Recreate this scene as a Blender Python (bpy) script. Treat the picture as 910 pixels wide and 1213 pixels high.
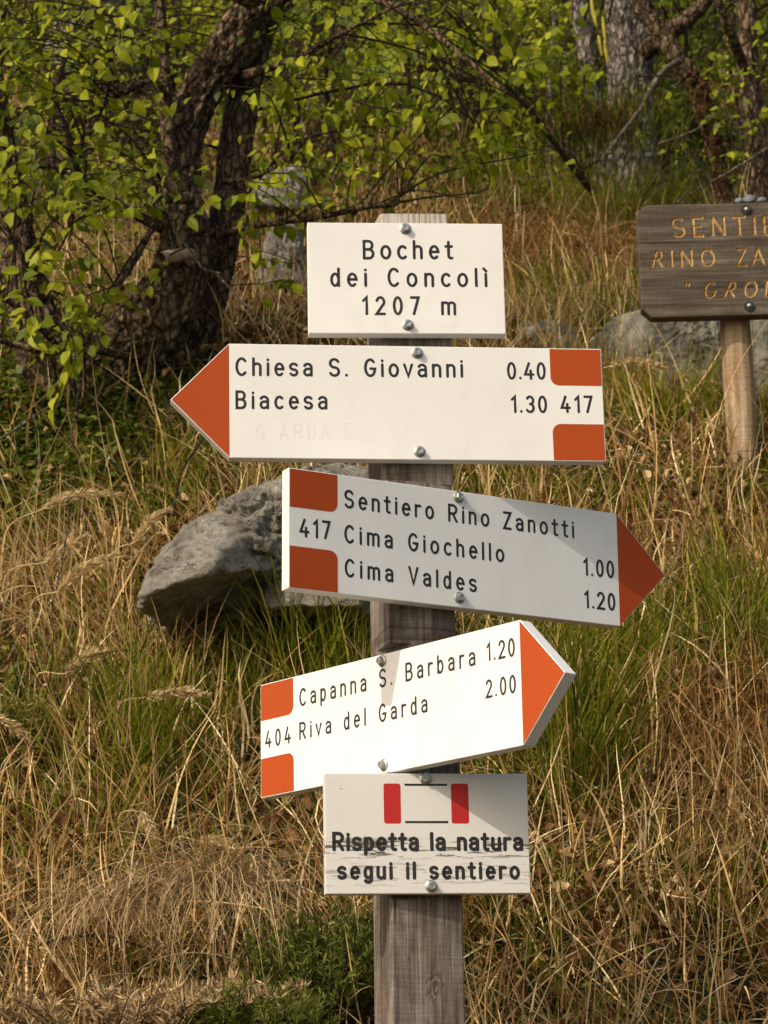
import bpy, bmesh, math, random
import numpy as np
from mathutils import Vector, Matrix
random.seed(7); RNG = np.random.default_rng(11)
R = math.radians
scene = bpy.context.scene
C = scene.collection
for o in list(bpy.data.objects): bpy.data.objects.remove(o)

# ------------------------------------------------------------------ camera, world, sun
EYE = np.array([0.0, 0.0, 1.5]); TH = R(15.147); F = 2958.8; ROLL = R(-0.699)
cd = bpy.data.cameras.new('camera'); cam = bpy.data.objects.new('camera', cd); C.objects.link(cam)
cd.sensor_fit = 'VERTICAL'; cd.sensor_height = 36; cd.lens = 36 * F / 1213.0
cd.clip_start = 0.05; cd.clip_end = 500
cd.dof.use_dof = True; cd.dof.focus_distance = 3.15; cd.dof.aperture_fstop = 20
cam.matrix_world = Matrix.Translation(Vector(EYE)) @ Matrix.Rotation(R(90) + TH, 4, 'X') @ Matrix.Rotation(ROLL, 4, 'Z')
scene.camera = cam

SUN_AZ = R(49)      # to the left of the direction back towards the camera
SUN_EL = R(38)
sdir = Vector((-math.sin(SUN_AZ) * math.cos(SUN_EL), -math.cos(SUN_AZ) * math.cos(SUN_EL), math.sin(SUN_EL)))
w = bpy.data.worlds.new('World'); scene.world = w; w.use_nodes = True
nt = w.node_tree; nt.nodes.clear()
sky = nt.nodes.new('ShaderNodeTexSky'); sky.sky_type = 'NISHITA'; sky.sun_disc = False
sky.sun_elevation = SUN_EL; sky.sun_rotation = math.atan2(sdir.x, sdir.y)
sky.air_density = 1.0; sky.dust_density = 3.0; sky.ozone_density = 0.6
bg = nt.nodes.new('ShaderNodeBackground'); bg.inputs[1].default_value = 0.15
wo = nt.nodes.new('ShaderNodeOutputWorld')
wb = nt.nodes.new('ShaderNodeMix'); wb.data_type = 'RGBA'; wb.blend_type = 'MULTIPLY'; wb.inputs[0].default_value = 1.0   # warm white balance
wb.inputs[7].default_value = (1.0, .90, .76, 1); nt.links.new(sky.outputs[0], wb.inputs[6]); nt.links.new(wb.outputs[2], bg.inputs[0]); nt.links.new(bg.outputs[0], wo.inputs[0])
sl = bpy.data.lights.new('sun', 'SUN'); sl.energy = 2.2; sl.angle = R(0.5); sl.color = (1.0, 0.90, 0.74)
so = bpy.data.objects.new('sun', sl); C.objects.link(so)
so.rotation_euler = sdir.to_track_quat('Z', 'Y').to_euler(); so.location = (-8, -4, 9)
vs = scene.view_settings
vs.view_transform = 'Standard'; vs.look = 'None'; vs.gamma = 1; vs.use_curve_mapping = False
vs.exposure = 0.60

# ------------------------------------------------------------------ numpy noise
def _h(i, j, k, s):
    n = (i.astype(np.int64) * 374761393 + j.astype(np.int64) * 668265263 + k.astype(np.int64) * 2147483647 + s * 974711) & 0xffffffff
    n = ((n ^ (n >> 13)) * 1274126177) & 0xffffffff
    n = ((n ^ (n >> 16)) * 2246822519) & 0xffffffff
    return ((n ^ (n >> 15)) & 0xffffff) / float(0xffffff)
def noise(p, s=0):
    p = np.asarray(p, float); i = np.floor(p); f = p - i; f = f * f * (3 - 2 * f)
    i = i.astype(np.int64); r = 0
    for a in (0, 1):
        for b in (0, 1):
            for c in (0, 1):
                wgt = (f[:, 0] if a else 1 - f[:, 0]) * (f[:, 1] if b else 1 - f[:, 1]) * (f[:, 2] if c else 1 - f[:, 2])
                r = r + wgt * _h(i[:, 0] + a, i[:, 1] + b, i[:, 2] + c, s)
    return r * 2 - 1
def fbm(p, oct=4, s=0, gain=.5):
    p = np.asarray(p, float); r = 0; a = 1.0
    for o in range(oct):
        r = r + a * noise(p * 2 ** o + 17.3 * o, s + o); a *= gain
    return r
def ridge(p, oct=3, s=0):
    p = np.asarray(p, float); r = 0; a = 1.0
    for o in range(oct):
        r = r + a * (1 - np.abs(noise(p * 2 ** o + 9.1 * o, s + o)) * 2); a *= .5
    return r

# ------------------------------------------------------------------ picture <-> place
def ray(px, py):
    X = px - 455.0; Y = py - 606.5; c, s = math.cos(-ROLL), math.sin(-ROLL)
    X, Y = c * X - s * Y, s * X + c * Y
    a = X / F; b = -Y / F
    return np.array([a, math.cos(TH) - b * math.sin(TH), math.sin(TH) + b * math.cos(TH)])
def P(px, py, d):
    r = ray(px, py); return EYE + r * (d / r[1])
def project(p):
    p = np.asarray(p, float) - EYE
    c, s = math.cos(TH), math.sin(TH)
    d = np.maximum(p[:, 1] * c + p[:, 2] * s, .05); u = -p[:, 1] * s + p[:, 2] * c
    X = F * p[:, 0] / d; Y = -F * u / d
    cr, sr = math.cos(ROLL), math.sin(ROLL)
    return 455 + cr * X - sr * Y, 606.5 + sr * X + cr * Y
_pd = np.array([-60, 1.2, 2.2, 3.07, 3.5, 4.1, 4.8, 5.6, 7, 10, 15, 25, 60, 90.])
_ph = np.array([-1.5, -1.5, -.82, -.10, .27, .80, 1.36, 1.9, 2.72, 4.45, 7.7, 14.8, 41, 48.]) + 1.5
_fd = np.concatenate([np.linspace(-60, 0, 50)[:-1], np.linspace(0, 12, 600), np.linspace(12.05, 90, 600)])
_fh = np.interp(_fd, _pd, _ph)
_k = np.ones(15) / 15; _m = (_fd > .3) & (_fd < 11.7)
_sm = np.convolve(_fh, _k, 'same'); _fh = np.where(_m, _sm, _fh)
def H(x, y):
    x = np.atleast_1d(np.asarray(x, float)); y = np.atleast_1d(np.asarray(y, float))
    z = np.interp(y, _fd, _fh)
    q = np.stack([x, y, x * 0], 1)
    amp = np.clip((y - 1.4) / 2.0, 0, 1)
    z = z + amp * (.07 * fbm(q * 1.3, 2, 3) + .025 * fbm(q * 5, 2, 5))
    z = z + np.clip((y - 7) / 6, 0, 1) * .35 * fbm(q * .35, 2, 8)
    return z
def G(px, py, off=0.0):
    r = ray(px, py); r = r / r[1]
    ds = np.concatenate([np.linspace(2.0, 12, 2500), np.linspace(12, 70, 2500)])
    pts = EYE + ds[:, None] * r
    hit = np.nonzero(pts[:, 2] < H(pts[:, 0], pts[:, 1]))[0]
    return pts[hit[0]] if len(hit) else pts[-1]

# ------------------------------------------------------------------ object helpers
def link(o, parent=None, label=None, cat=None, group=None, kind=None):
    C.objects.link(o)
    if parent is not None: o.parent = parent
    if label: o['label'] = label
    if cat: o['category'] = cat
    if group: o['group'] = group
    if kind: o['kind'] = kind
    return o
def empty(name, loc, label, cat, group=None, rot=(0, 0, 0)):
    o = bpy.data.objects.new(name, None); o.location = Vector(loc); o.rotation_euler = rot; o.empty_display_size = .1
    return link(o, None, label, cat, group)
def mesh_np(name, v, f, mat, tint=None, smooth=False):
    """v (N,3); f: list of (M,k) arrays"""
    me = bpy.data.meshes.new(name); v = np.asarray(v, np.float32)
    if not isinstance(f, (list, tuple)): f = [f]
    f = [np.asarray(a, np.int32) for a in f if len(a)]
    tot = sum(a.size for a in f); nf = sum(len(a) for a in f)
    me.vertices.add(len(v)); me.vertices.foreach_set('co', v.ravel())
    me.loops.add(tot); me.loops.foreach_set('vertex_index', np.concatenate([a.ravel() for a in f]))
    me.polygons.add(nf)
    ln = np.concatenate([np.full(len(a), a.shape[1]) for a in f]); st = np.concatenate([[0], np.cumsum(ln)[:-1]])
    me.polygons.foreach_set('loop_start', st.astype(np.int32))
    me.polygons.foreach_set('use_smooth', np.full(nf, smooth))
    if tint is not None:
        at = me.attributes.new('tint', 'FLOAT', 'POINT'); at.data.foreach_set('value', np.asarray(tint, np.float32))
    me.update(calc_edges=True)
    if mat: me.materials.append(mat)
    return me
def obj(name, me, parent=None, loc=(0, 0, 0), **k):
    o = bpy.data.objects.new(name, me); o.location = Vector(loc)
    return link(o, parent, **k)
def bm_obj(name, bm, mat, parent=None, **k):
    me = bpy.data.meshes.new(name); bm.normal_update(); bm.to_mesh(me); bm.free()
    for m in (mat if isinstance(mat, (list, tuple)) else [mat]): me.materials.append(m)
    return obj(name, me, parent, **k)

# ------------------------------------------------------------------ materials
def new_mat(name):
    m = bpy.data.materials.new(name); m.use_nodes = True; t = m.node_tree; t.nodes.clear()
    o = t.nodes.new('ShaderNodeOutputMaterial'); return m, t, o
def N(t, typ, **k):
    n = t.nodes.new(typ)
    for a, b in k.items():
        if a.startswith('i_'):
            key = a[2:]; key = int(key) if key.isdigit() else key.replace('_', ' ')
            n.inputs[key].default_value = b
        else: setattr(n, a, b)
    return n
def ramp(t, fac, stops, interp='LINEAR'):
    n = t.nodes.new('ShaderNodeValToRGB'); cr = n.color_ramp; cr.interpolation = interp
    while len(cr.elements) < len(stops): cr.elements.new(.5)
    for e, (p, c) in zip(cr.elements, stops): e.position = p; e.color = (*c, 1)
    t.links.new(fac, n.inputs[0]); return n.outputs[0]
def mapped(t, scale, coord='Object', rot=(0, 0, 0)):
    tc = t.nodes.new('ShaderNodeTexCoord'); mp = t.nodes.new('ShaderNodeMapping')
    mp.inputs['Scale'].default_value = scale; mp.inputs['Rotation'].default_value = rot
    t.links.new(tc.outputs[coord], mp.inputs[0]); return mp.outputs[0]
def nz(t, vec, scale, detail=4, rough=.55, dist=0.0):
    n = N(t, 'ShaderNodeTexNoise'); n.inputs['Scale'].default_value = scale; n.inputs['Detail'].default_value = detail
    n.inputs['Roughness'].default_value = rough; n.inputs['Distortion'].default_value = dist
    t.links.new(vec, n.inputs['Vector']); return n.outputs['Fac']
def mixc(t, fac, a, b, mode='MIX'):
    n = t.nodes.new('ShaderNodeMix'); n.data_type = 'RGBA'; n.blend_type = mode
    for s, v in ((n.inputs[0], fac), (n.inputs[6], a), (n.inputs[7], b)):
        if hasattr(v, 'is_output'): t.links.new(v, s)
        elif isinstance(v, (tuple, list)): s.default_value = (*v, 1) if len(v) == 3 else v
        else: s.default_value = v
    return n.outputs[2]
def math_(t, op, a, b=None, c=None):
    n = t.nodes.new('ShaderNodeMath'); n.operation = op
    for i, v in enumerate((a, b, c)):
        if v is None: continue
        if hasattr(v, 'is_output'): t.links.new(v, n.inputs[i])
        else: n.inputs[i].default_value = v
    return n.outputs[0]
def finish(m, t, o, col, rough=.8, bump=None, bdist=.002, bstr=1.0, spec=.3, metal=0.0, transl=0.0, tcol=None):
    b = t.nodes.new('ShaderNodeBsdfPrincipled')
    b.inputs['Specular IOR Level'].default_value = spec; b.inputs['Metallic'].default_value = metal
    if hasattr(col, 'is_output'): t.links.new(col, b.inputs['Base Color'])
    else: b.inputs['Base Color'].default_value = (*col, 1)
    if hasattr(rough, 'is_output'): t.links.new(rough, b.inputs['Roughness'])
    else: b.inputs['Roughness'].default_value = rough
    if bump is not None:
        bn = t.nodes.new('ShaderNodeBump'); bn.inputs['Distance'].default_value = bdist; bn.inputs['Strength'].default_value = bstr
        t.links.new(bump, bn.inputs['Height']); t.links.new(bn.outputs[0], b.inputs['Normal'])
    out = b.outputs[0]
    if transl > 0:
        tr = t.nodes.new('ShaderNodeBsdfTranslucent'); tc = tcol if tcol is not None else col
        if hasattr(tc, 'is_output'): t.links.new(tc, tr.inputs[0])
        else: tr.inputs[0].default_value = (*tc, 1)
        mx = t.nodes.new('ShaderNodeMixShader'); mx.inputs[0].default_value = transl
        t.links.new(out, mx.inputs[1]); t.links.new(tr.outputs[0], mx.inputs[2]); out = mx.outputs[0]
    t.links.new(out, o.inputs[0]); return m
def plant_mat(name, stops, transl=.3, rough=.6, spec=.25):
    m, t, o = new_mat(name)
    a = N(t, 'ShaderNodeAttribute', attribute_name='tint')
    col = ramp(t, a.outputs['Fac'], stops)
    n = nz(t, mapped(t, (1, 1, 1)), 60, 2)
    col = mixc(t, .35, col, mixc(t, 1.0, col, ramp(t, n, [(0.3, (.45, .45, .45)), (.7, (1.25, 1.2, 1.1))]), 'MULTIPLY'))
    return finish(m, t, o, col, rough, spec=spec, transl=transl)
M = {}
M['dry'] = plant_mat('dry_grass', [(0, (.05, .022, .007)), (.3, (.20, .095, .028)), (.6, (.46, .28, .10)), (.85, (.72, .51, .235)), (1, (.88, .73, .44))], .15)
M['green'] = plant_mat('green_grass', [(0, (.02, .036, .003)), (.4, (.095, .125, .007)), (.75, (.24, .26, .014)), (.92, (.36, .34, .03)), (1, (.46, .36, .09))], .35, .6, .15)
M['litter'] = plant_mat('leaf_litter', [(0, (.035, .015, .006)), (.3, (.11, .045, .016)), (.6, (.22, .115, .048)), (.85, (.42, .28, .13)), (1, (.62, .47, .28))], .15)
M['leaf'] = plant_mat('fresh_leaf', [(0, (.055, .088, .004)), (.5, (.16, .20, .006)), (.85, (.31, .36, .010)), (1, (.44, .46, .02))], .5, .5, .2)
M['ivy'] = plant_mat('low_plant_leaf', [(0, (.028, .048, .006)), (.5, (.085, .12, .010)), (.85, (.19, .21, .02)), (1, (.38, .33, .10))], .35, .5, .25)
M['needle'] = plant_mat('heath_needle', [(0, (.03, .05, .008)), (.6, (.09, .13, .014)), (1, (.2, .21, .035))], .3)
M['plume'] = plant_mat('seed_head', [(0, (.36, .25, .11)), (.5, (.56, .43, .22)), (1, (.78, .66, .42))], .4)
M['deadheath'] = plant_mat('dead_heath', [(0, (.06, .038, .018)), (.5, (.33, .225, .11)), (1, (.62, .48, .28))], .12)
M['flower'] = plant_mat('pale_flower', [(0, (.7, .6, .05)), (.5, (.75, .72, .6)), (1, (.5, .12, .3))], .3)
M['catkin'] = plant_mat('catkin', [(0, (.34, .28, .03)), (1, (.55, .46, .08))], .3)

m, t, o = new_mat('soil')
v = mapped(t, (1, 1, 1))
col = ramp(t, nz(t, v, 9, 8, .65), [(.3, (.010, .006, .003)), (.5, (.024, .013, .006)), (.68, (.055, .03, .012)), (.85, (.10, .06, .026))])
gcol = ramp(t, nz(t, v, 30, 5), [(.3, (.02, .03, .006)), (.7, (.09, .11, .025))])
col = mixc(t, ramp(t, nz(t, v, .8, 4), [(.45, (0, 0, 0)), (.6, (.6, .6, .6))]), col, gcol)
M['soil'] = finish(m, t, o, col, .95, nz(t, v, 40, 6, .7), .03)

def bark_mat(name, dark, mid, light, scl=1.0, moss=0.0):
    m, t, o = new_mat(name); v = mapped(t, (1, 1, .45))
    a = nz(t, v, 60 * scl, 8, .7, .8); b = nz(t, v, 7 * scl, 4)
    col = ramp(t, a, [(.32, dark), (.5, mid), (.68, light)])
    vo = N(t, 'ShaderNodeTexVoronoi', feature='DISTANCE_TO_EDGE'); vo.inputs['Scale'].default_value = 62 * scl
    wn = N(t, 'ShaderNodeTexNoise'); wn.inputs['Scale'].default_value = 30 * scl; wn.inputs['Detail'].default_value = 5; t.links.new(v, wn.inputs['Vector'])
    sc_ = N(t, 'ShaderNodeVectorMath', operation='SCALE'); sc_.inputs[3].default_value = .035 / scl; t.links.new(wn.outputs['Color'], sc_.inputs[0])
    ad_ = N(t, 'ShaderNodeVectorMath', operation='ADD'); t.links.new(v, ad_.inputs[0]); t.links.new(sc_.outputs[0], ad_.inputs[1]); t.links.new(ad_.outputs[0], vo.inputs['Vector'])
    ck = ramp(t, vo.outputs['Distance'], [(0, (1, 1, 1)), (.09, (.5, .5, .5)), (.2, (0, 0, 0))])
    col = mixc(t, math_(t, 'MULTIPLY', ck, .85), col, tuple(q * .45 for q in dark))
    a = math_(t, 'SUBTRACT', a, math_(t, 'MULTIPLY', ck, .8))
    at = N(t, 'ShaderNodeAttribute', attribute_name='tint')
    col = mixc(t, at.outputs['Fac'], mixc(t, .55, col, dark), col)
    col = mixc(t, .4, col, mixc(t, 1.0, col, ramp(t, b, [(.3, (.5, .5, .5)), (.7, (1.4, 1.35, 1.3))]), 'MULTIPLY'))
    if moss: col = mixc(t, math_(t, 'MULTIPLY', ramp(t, b, [(.5, (0, 0, 0)), (.65, (1, 1, 1))]), moss), col, (.06, .08, .02))
    return finish(m, t, o, col, .92, a, .014, 1.0, .15)
M['bark'] = bark_mat('dark_bark', (.03, .019, .012), (.18, .12, .075), (.40, .30, .195), .8, .25)
M['greybark'] = bark_mat('grey_bark', (.09, .075, .065), (.26, .23, .20), (.46, .42, .37), .8)
M['twig'] = bark_mat('twig_bark', (.03, .02, .014), (.09, .062, .042), (.2, .15, .11), 2)
M['paletwig'] = bark_mat('pale_twig', (.12, .09, .06), (.3, .24, .18), (.5, .43, .34), 2)
M['redwood'] = bark_mat('broken_red_wood', (.03, .014, .008), (.13, .062, .03), (.34, .18, .085), 1.2)

m, t, o = new_mat('rock')
v = mapped(t, (1, 1, 1)); a = nz(t, v, 14, 12, .72, .4); b = nz(t, v, 90, 8, .75); c = nz(t, v, 5, 5, .6, .6)
vo = N(t, 'ShaderNodeTexVoronoi', feature='DISTANCE_TO_EDGE'); vo.inputs['Scale'].default_value = 16
wv = N(t, 'ShaderNodeVectorMath', operation='ADD'); wn = N(t, 'ShaderNodeTexNoise'); wn.inputs['Scale'].default_value = 12; wn.inputs['Detail'].default_value = 6
t.links.new(v, wn.inputs['Vector']); ws_ = N(t, 'ShaderNodeVectorMath', operation='SCALE'); ws_.inputs[3].default_value = .14
t.links.new(wn.outputs['Color'], ws_.inputs[0]); t.links.new(v, wv.inputs[0]); t.links.new(ws_.outputs[0], wv.inputs[1]); t.links.new(wv.outputs[0], vo.inputs['Vector'])
ck = ramp(t, vo.outputs['Distance'], [(0, (1, 1, 1)), (.035, (0, 0, 0))])
ck = math_(t, 'MULTIPLY', ck, ramp(t, c, [(.45, (0, 0, 0)), (.6, (1, 1, 1))]))
col = ramp(t, a, [(.3, (.16, .145, .12)), (.45, (.34, .315, .265)), (.58, (.48, .45, .38)), (.72, (.64, .60, .52))])
col = mixc(t, .75, col, mixc(t, 1.0, col, ramp(t, b, [(.32, (.3, .3, .3)), (.5, (1.0, 1.0, 1.0)), (.7, (1.4, 1.37, 1.3))]), 'MULTIPLY'))
col = mixc(t, math_(t, 'MULTIPLY', ramp(t, c, [(.56, (0, 0, 0)), (.66, (1, 1, 1))]), .5), col, (.34, .23, .11))
col = mixc(t, math_(t, 'MULTIPLY', ck, .4), col, (.06, .05, .04))
hh_r = math_(t, 'SUBTRACT', math_(t, 'ADD', a, math_(t, 'MULTIPLY', b, .5)), math_(t, 'MULTIPLY', ck, .6))
M['rock'] = finish(m, t, o, col, .95, hh_r, .045, 1.0, .15)
m, t, o = new_mat('mossy_rock')
v = mapped(t, (1, 1, 1)); a = nz(t, v, 7, 8, .6, .4); b = nz(t, v, 35, 6, .7)
col = ramp(t, a, [(.3, (.09, .086, .068)), (.5, (.22, .212, .17)), (.7, (.38, .36, .30))])
col = mixc(t, .4, col, mixc(t, 1.0, col, ramp(t, b, [(.3, (.5, .5, .5)), (.7, (1.3, 1.3, 1.2))]), 'MULTIPLY'))
sg = nz(t, mapped(t, (1, 1, .22), rot=(0, R(28), 0)), 26, 8, .7, .5)
col = mixc(t, .55, col, mixc(t, 1.0, col, ramp(t, sg, [(.36, (.35, .35, .35)), (.5, (1, 1, 1)), (.66, (1.5, 1.48, 1.4))]), 'MULTIPLY'))
M['mossrock'] = finish(m, t, o, col, .95, math_(t, 'ADD', sg, math_(t, 'MULTIPLY', b, .5)), .03, 1.0, .15)

def wood_mat(name, axis, stops, stain, cracks=.8, knot=None, big=1.0):
    """weathered sawn timber, grain along the given local axis"""
    m, t, o = new_mat(name)
    s = [1, 1, 1]; s[axis] = .035; v = mapped(t, tuple(s))
    s2 = [1, 1, 1]; s2[axis] = .25; v2 = mapped(t, tuple(s2))
    g = nz(t, v, 260 * big, 6, .6, .15); g2 = nz(t, v, 70 * big, 3, .5, .6); st = nz(t, v2, 16, 6, .7, .6); fine = nz(t, mapped(t, (1, 1, 1)), 500, 3)
    mixg = math_(t, 'ADD', math_(t, 'MULTIPLY', g, .6), math_(t, 'MULTIPLY', g2, .4))
    col = ramp(t, mixg, stops)
    col = mixc(t, math_(t, 'MULTIPLY', ramp(t, st, [(.40, (0, 0, 0)), (.56, (1, 1, 1))]), .8), col, mixc(t, 1.0, col, stain, 'MULTIPLY'))
    sw = [.06, .06, .06]; sw[axis] = 1.0
    saw = nz(t, mapped(t, tuple(sw)), 420, 3, .6); bandn = nz(t, mapped(t, tuple(sw)), 30, 2, .4)
    col = mixc(t, .35, col, mixc(t, 1.0, col, ramp(t, saw, [(.35, (.5, .5, .5)), (.65, (1.4, 1.4, 1.4))]), 'MULTIPLY'))
    if knot: col = mixc(t, ramp(t, bandn, [(.61, (0, 0, 0)), (.66, (.7, .7, .7)), (.70, (0, 0, 0))]), col, (.05, .028, .016))
    s3 = [1, 1, 1]; s3[axis] = .02
    cr = ramp(t, nz(t, mapped(t, tuple(s3)), 55 * big, 2, .4), [(.0, (1, 1, 1)), (.33, (1, 1, 1)), (.36, (0, 0, 0))])
    crk = math_(t, 'MULTIPLY', cr, cracks)
    col = mixc(t, crk, col, (.02, .014, .01))
    hgt = math_(t, 'SUBTRACT', math_(t, 'ADD', mixg, math_(t, 'MULTIPLY', fine, .1)), math_(t, 'MULTIPLY', crk, .8))
    if knot:
        sx = N(t, 'ShaderNodeSeparateXYZ'); t.links.new(mapped(t, (1, 1, 1)), sx.inputs[0])
        tz = ramp(t, math_(t, 'SUBTRACT', math_(t, 'MULTIPLY', sx.outputs[2], 10.0), 13.6), [(0, (0, 0, 0)), (.45, (.75, .75, .75))])
        col = mixc(t, tz, col, ramp(t, g, [(.32, (.12, .10, .085)), (.45, (.38, .34, .30)), (.65, (.56, .52, .47))]))
        (kp, kr) = knot
        tc = t.nodes.new('ShaderNodeTexCoord'); mp = t.nodes.new('ShaderNodeMapping'); mp.vector_type = 'POINT'
        mp.inputs['Location'].default_value = tuple(-q for q in kp)
        t.links.new(tc.outputs['Object'], mp.inputs[0])
        sc = t.nodes.new('ShaderNodeMapping'); sc.inputs['Scale'].default_value = (1, .4, .62); t.links.new(mp.outputs[0], sc.inputs[0])
        ln = N(t, 'ShaderNodeVectorMath', operation='LENGTH'); t.links.new(sc.outputs[0], ln.inputs[0])
        wob = math_(t, 'ADD', ln.outputs['Value'], math_(t, 'MULTIPLY', math_(t, 'SUBTRACT', nz(t, mapped(t, (1, 1, .5)), 130, 5), .5), kr * 1.5))
        rings = math_(t, 'SINE', math_(t, 'MULTIPLY', wob, 2 * math.pi / (kr * .28)))
        ringc = ramp(t, rings, [(.2, (.035, .022, .014)), (.8, (.24, .19, .14))])
        msk = ramp(t, math_(t, 'DIVIDE', wob, kr), [(.75, (1, 1, 1)), (1, (0, 0, 0))])
        col = mixc(t, math_(t, 'MULTIPLY', msk, .55), col, ringc)
        core = ramp(t, math_(t, 'DIVIDE', wob, kr), [(.22, (1, 1, 1)), (.32, (0, 0, 0))])
        col = mixc(t, core, col, (.03, .018, .012))
    return finish(m, t, o, col, .88, hgt, .0022, 1.0, .2)
M['post'] = wood_mat('weathered_post', 2, [(.3, (.075, .06, .05)), (.5, (.215, .19, .165)), (.7, (.40, .365, .325))], (.36, .30, .25), .9, knot=((.019, -.051, .4525), .013))
M['board'] = wood_mat('weathered_board', 0, [(.32, (.040, .032, .025)), (.5, (.10, .083, .065)), (.68, (.20, .17, .135))], (.6, .55, .5), .6, big=.7)
M['groove'] = wood_mat('carved_wood', 0, [(.3, (.28, .18, .075)), (.5, (.48, .34, .15)), (.7, (.64, .48, .25))], (.6, .5, .4), .0)
M['pole'] = wood_mat('round_post_wood', 2, [(.3, (.17, .115, .07)), (.5, (.31, .235, .15)), (.7, (.45, .36, .25))], (.55, .42, .3), .5, big=.5)

def paint(name, col, rough=.38, dirt=.25, dirtcol=(.35, .30, .22), spec=.4):
    m, t, o = new_mat(name); v = mapped(t, (1, 1, 1))
    d = ramp(t, nz(t, v, 14, 8, .7), [(.5, (0, 0, 0)), (.85, (1, 1, 1))])
    c = mixc(t, math_(t, 'MULTIPLY', d, dirt), col, dirtcol)
    sp = ramp(t, nz(t, v, 900, 2), [(.0, (1, 1, 1)), (.22, (1, 1, 1)), (.25, (0, 0, 0))])
    c = mixc(t, math_(t, 'MULTIPLY', sp, dirt), c, dirtcol)
    stv = ramp(t, nz(t, mapped(t, (1, 1, .06)), 90, 5, .65), [(.58, (0, 0, 0)), (.75, (1, 1, 1))])
    c = mixc(t, math_(t, 'MULTIPLY', math_(t, 'MULTIPLY', stv, d), dirt * 1.6), c, dirtcol)
    fade = ramp(t, nz(t, v, 5, 4, .6), [(.35, (.95, .95, .95)), (.65, (1.02, 1.02, 1.02))])
    c = mixc(t, 1.0, c, fade, 'MULTIPLY')
    return finish(m, t, o, c, rough, nz(t, v, 120, 3), .0003, .3, spec)
M['white'] = paint('cream_enamel', (.70, .705, .695), .42, .2)
M['red'] = paint('orange_red_paint', (.345, .054, .0055), .6, .10, (.25, .05, .02), .2)
M['red2'] = paint('crimson_paint', (.40, .010, .009), .55, .08, (.2, .02, .02))
M['black'] = paint('black_paint', (.014, .012, .012), .45, .05)
M['pencil'] = paint('faint_pencil', (.64, .645, .633), .42, .2)
# old cracked paint of the lowest board
m, t, o = new_mat('old_white_paint'); v = mapped(t, (1, 1, 1))
sep = t.nodes.new('ShaderNodeSeparateXYZ'); t.links.new(v, sep.inputs[0])
vz = sep.outputs[2]
band = ramp(t, math_(t, 'ADD', math_(t, 'MULTIPLY', vz, 6.0), .5), [(.30, (.0, .0, .0)), (.345, (1, 1, 1)), (.43, (1, 1, 1)), (.47, (0, 0, 0))])
band2 = ramp(t, math_(t, 'ADD', math_(t, 'MULTIPLY', vz, 6.0), .5), [(.10, (0, 0, 0)), (.16, (1, 1, 1)), (.26, (1, 1, 1)), (.3, (0, 0, 0))])
xv = sep.outputs[0]
left = ramp(t, math_(t, 'ADD', math_(t, 'MULTIPLY', xv, 4.0), .5), [(.1, (1, 1, 1)), (.22, (.15, .15, .15)), (.5, (.1, .1, .1))])
topb = ramp(t, math_(t, 'ADD', math_(t, 'MULTIPLY', vz, 6.0), .5), [(.75, (0, 0, 0)), (.93, (1, 1, 1))])
st = nz(t, mapped(t, (.09, 1, 1)), 260, 6, .7, .3); st2 = nz(t, mapped(t, (.05, 1, 1)), 90, 3, .5, .2)
cr = ramp(t, st, [(.555, (0, 0, 0)), (.575, (1, 1, 1))])
cr2 = ramp(t, st2, [(.60, (0, 0, 0)), (.62, (1, 1, 1))])
crack = math_(t, 'MULTIPLY', cr, band); crackb = math_(t, 'MULTIPLY', math_(t, 'MULTIPLY', cr2, .9), band)
cr3 = ramp(t, nz(t, mapped(t, (.5, 1, 1)), 160, 6, .75, .2), [(.62, (0, 0, 0)), (.65, (1, 1, 1))])
crackc = math_(t, 'MULTIPLY', math_(t, 'MULTIPLY', cr3, math_(t, 'MULTIPLY', left, topb)), .9)
crackd = math_(t, 'MULTIPLY', math_(t, 'MULTIPLY', cr, band2), .45)
tot = math_(t, 'MINIMUM', math_(t, 'ADD', math_(t, 'ADD', crack, crackb), math_(t, 'ADD', crackc, crackd)), 1.0)
base = mixc(t, math_(t, 'MULTIPLY', nz(t, v, 25, 6, .7), .25), (.60, .605, .59), (.5, .46, .38))
col = mixc(t, tot, base, mixc(t, math_(t, 'MULTIPLY', nz(t, v, 90, 3), .6), (.03, .027, .024), (.30, .25, .18)))
M['oldwhite'] = finish(m, t, o, col, .5, math_(t, 'SUBTRACT', 1.0, tot), .0008, 1.0, .35)

m, t, o = new_mat('zinc'); v = mapped(t, (1, 1, 1))
M['zinc'] = finish(m, t, o, ramp(t, nz(t, v, 300, 4), [(.3, (.22, .23, .215)), (.7, (.50, .51, .48))]), .42, nz(t, v, 400, 3), .0003, .5, .5, .85)
m, t, o = new_mat('dark_washer'); M['washer'] = finish(m, t, o, (.02, .02, .02), .5)
m, t, o = new_mat('bluestone'); v = mapped(t, (1, 1, 1))
M['bluestone'] = finish(m, t, o, ramp(t, nz(t, v, 60, 5), [(.3, (.08, .09, .11)), (.7, (.17, .19, .23))]), .85, nz(t, v, 150, 4), .002)
m, t, o = new_mat('cut_wood'); v = mapped(t, (1, 1, 1))
M['cutwood'] = finish(m, t, o, ramp(t, nz(t, v, 60, 5), [(.3, (.2, .13, .08)), (.7, (.42, .32, .22))]), .85)

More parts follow.
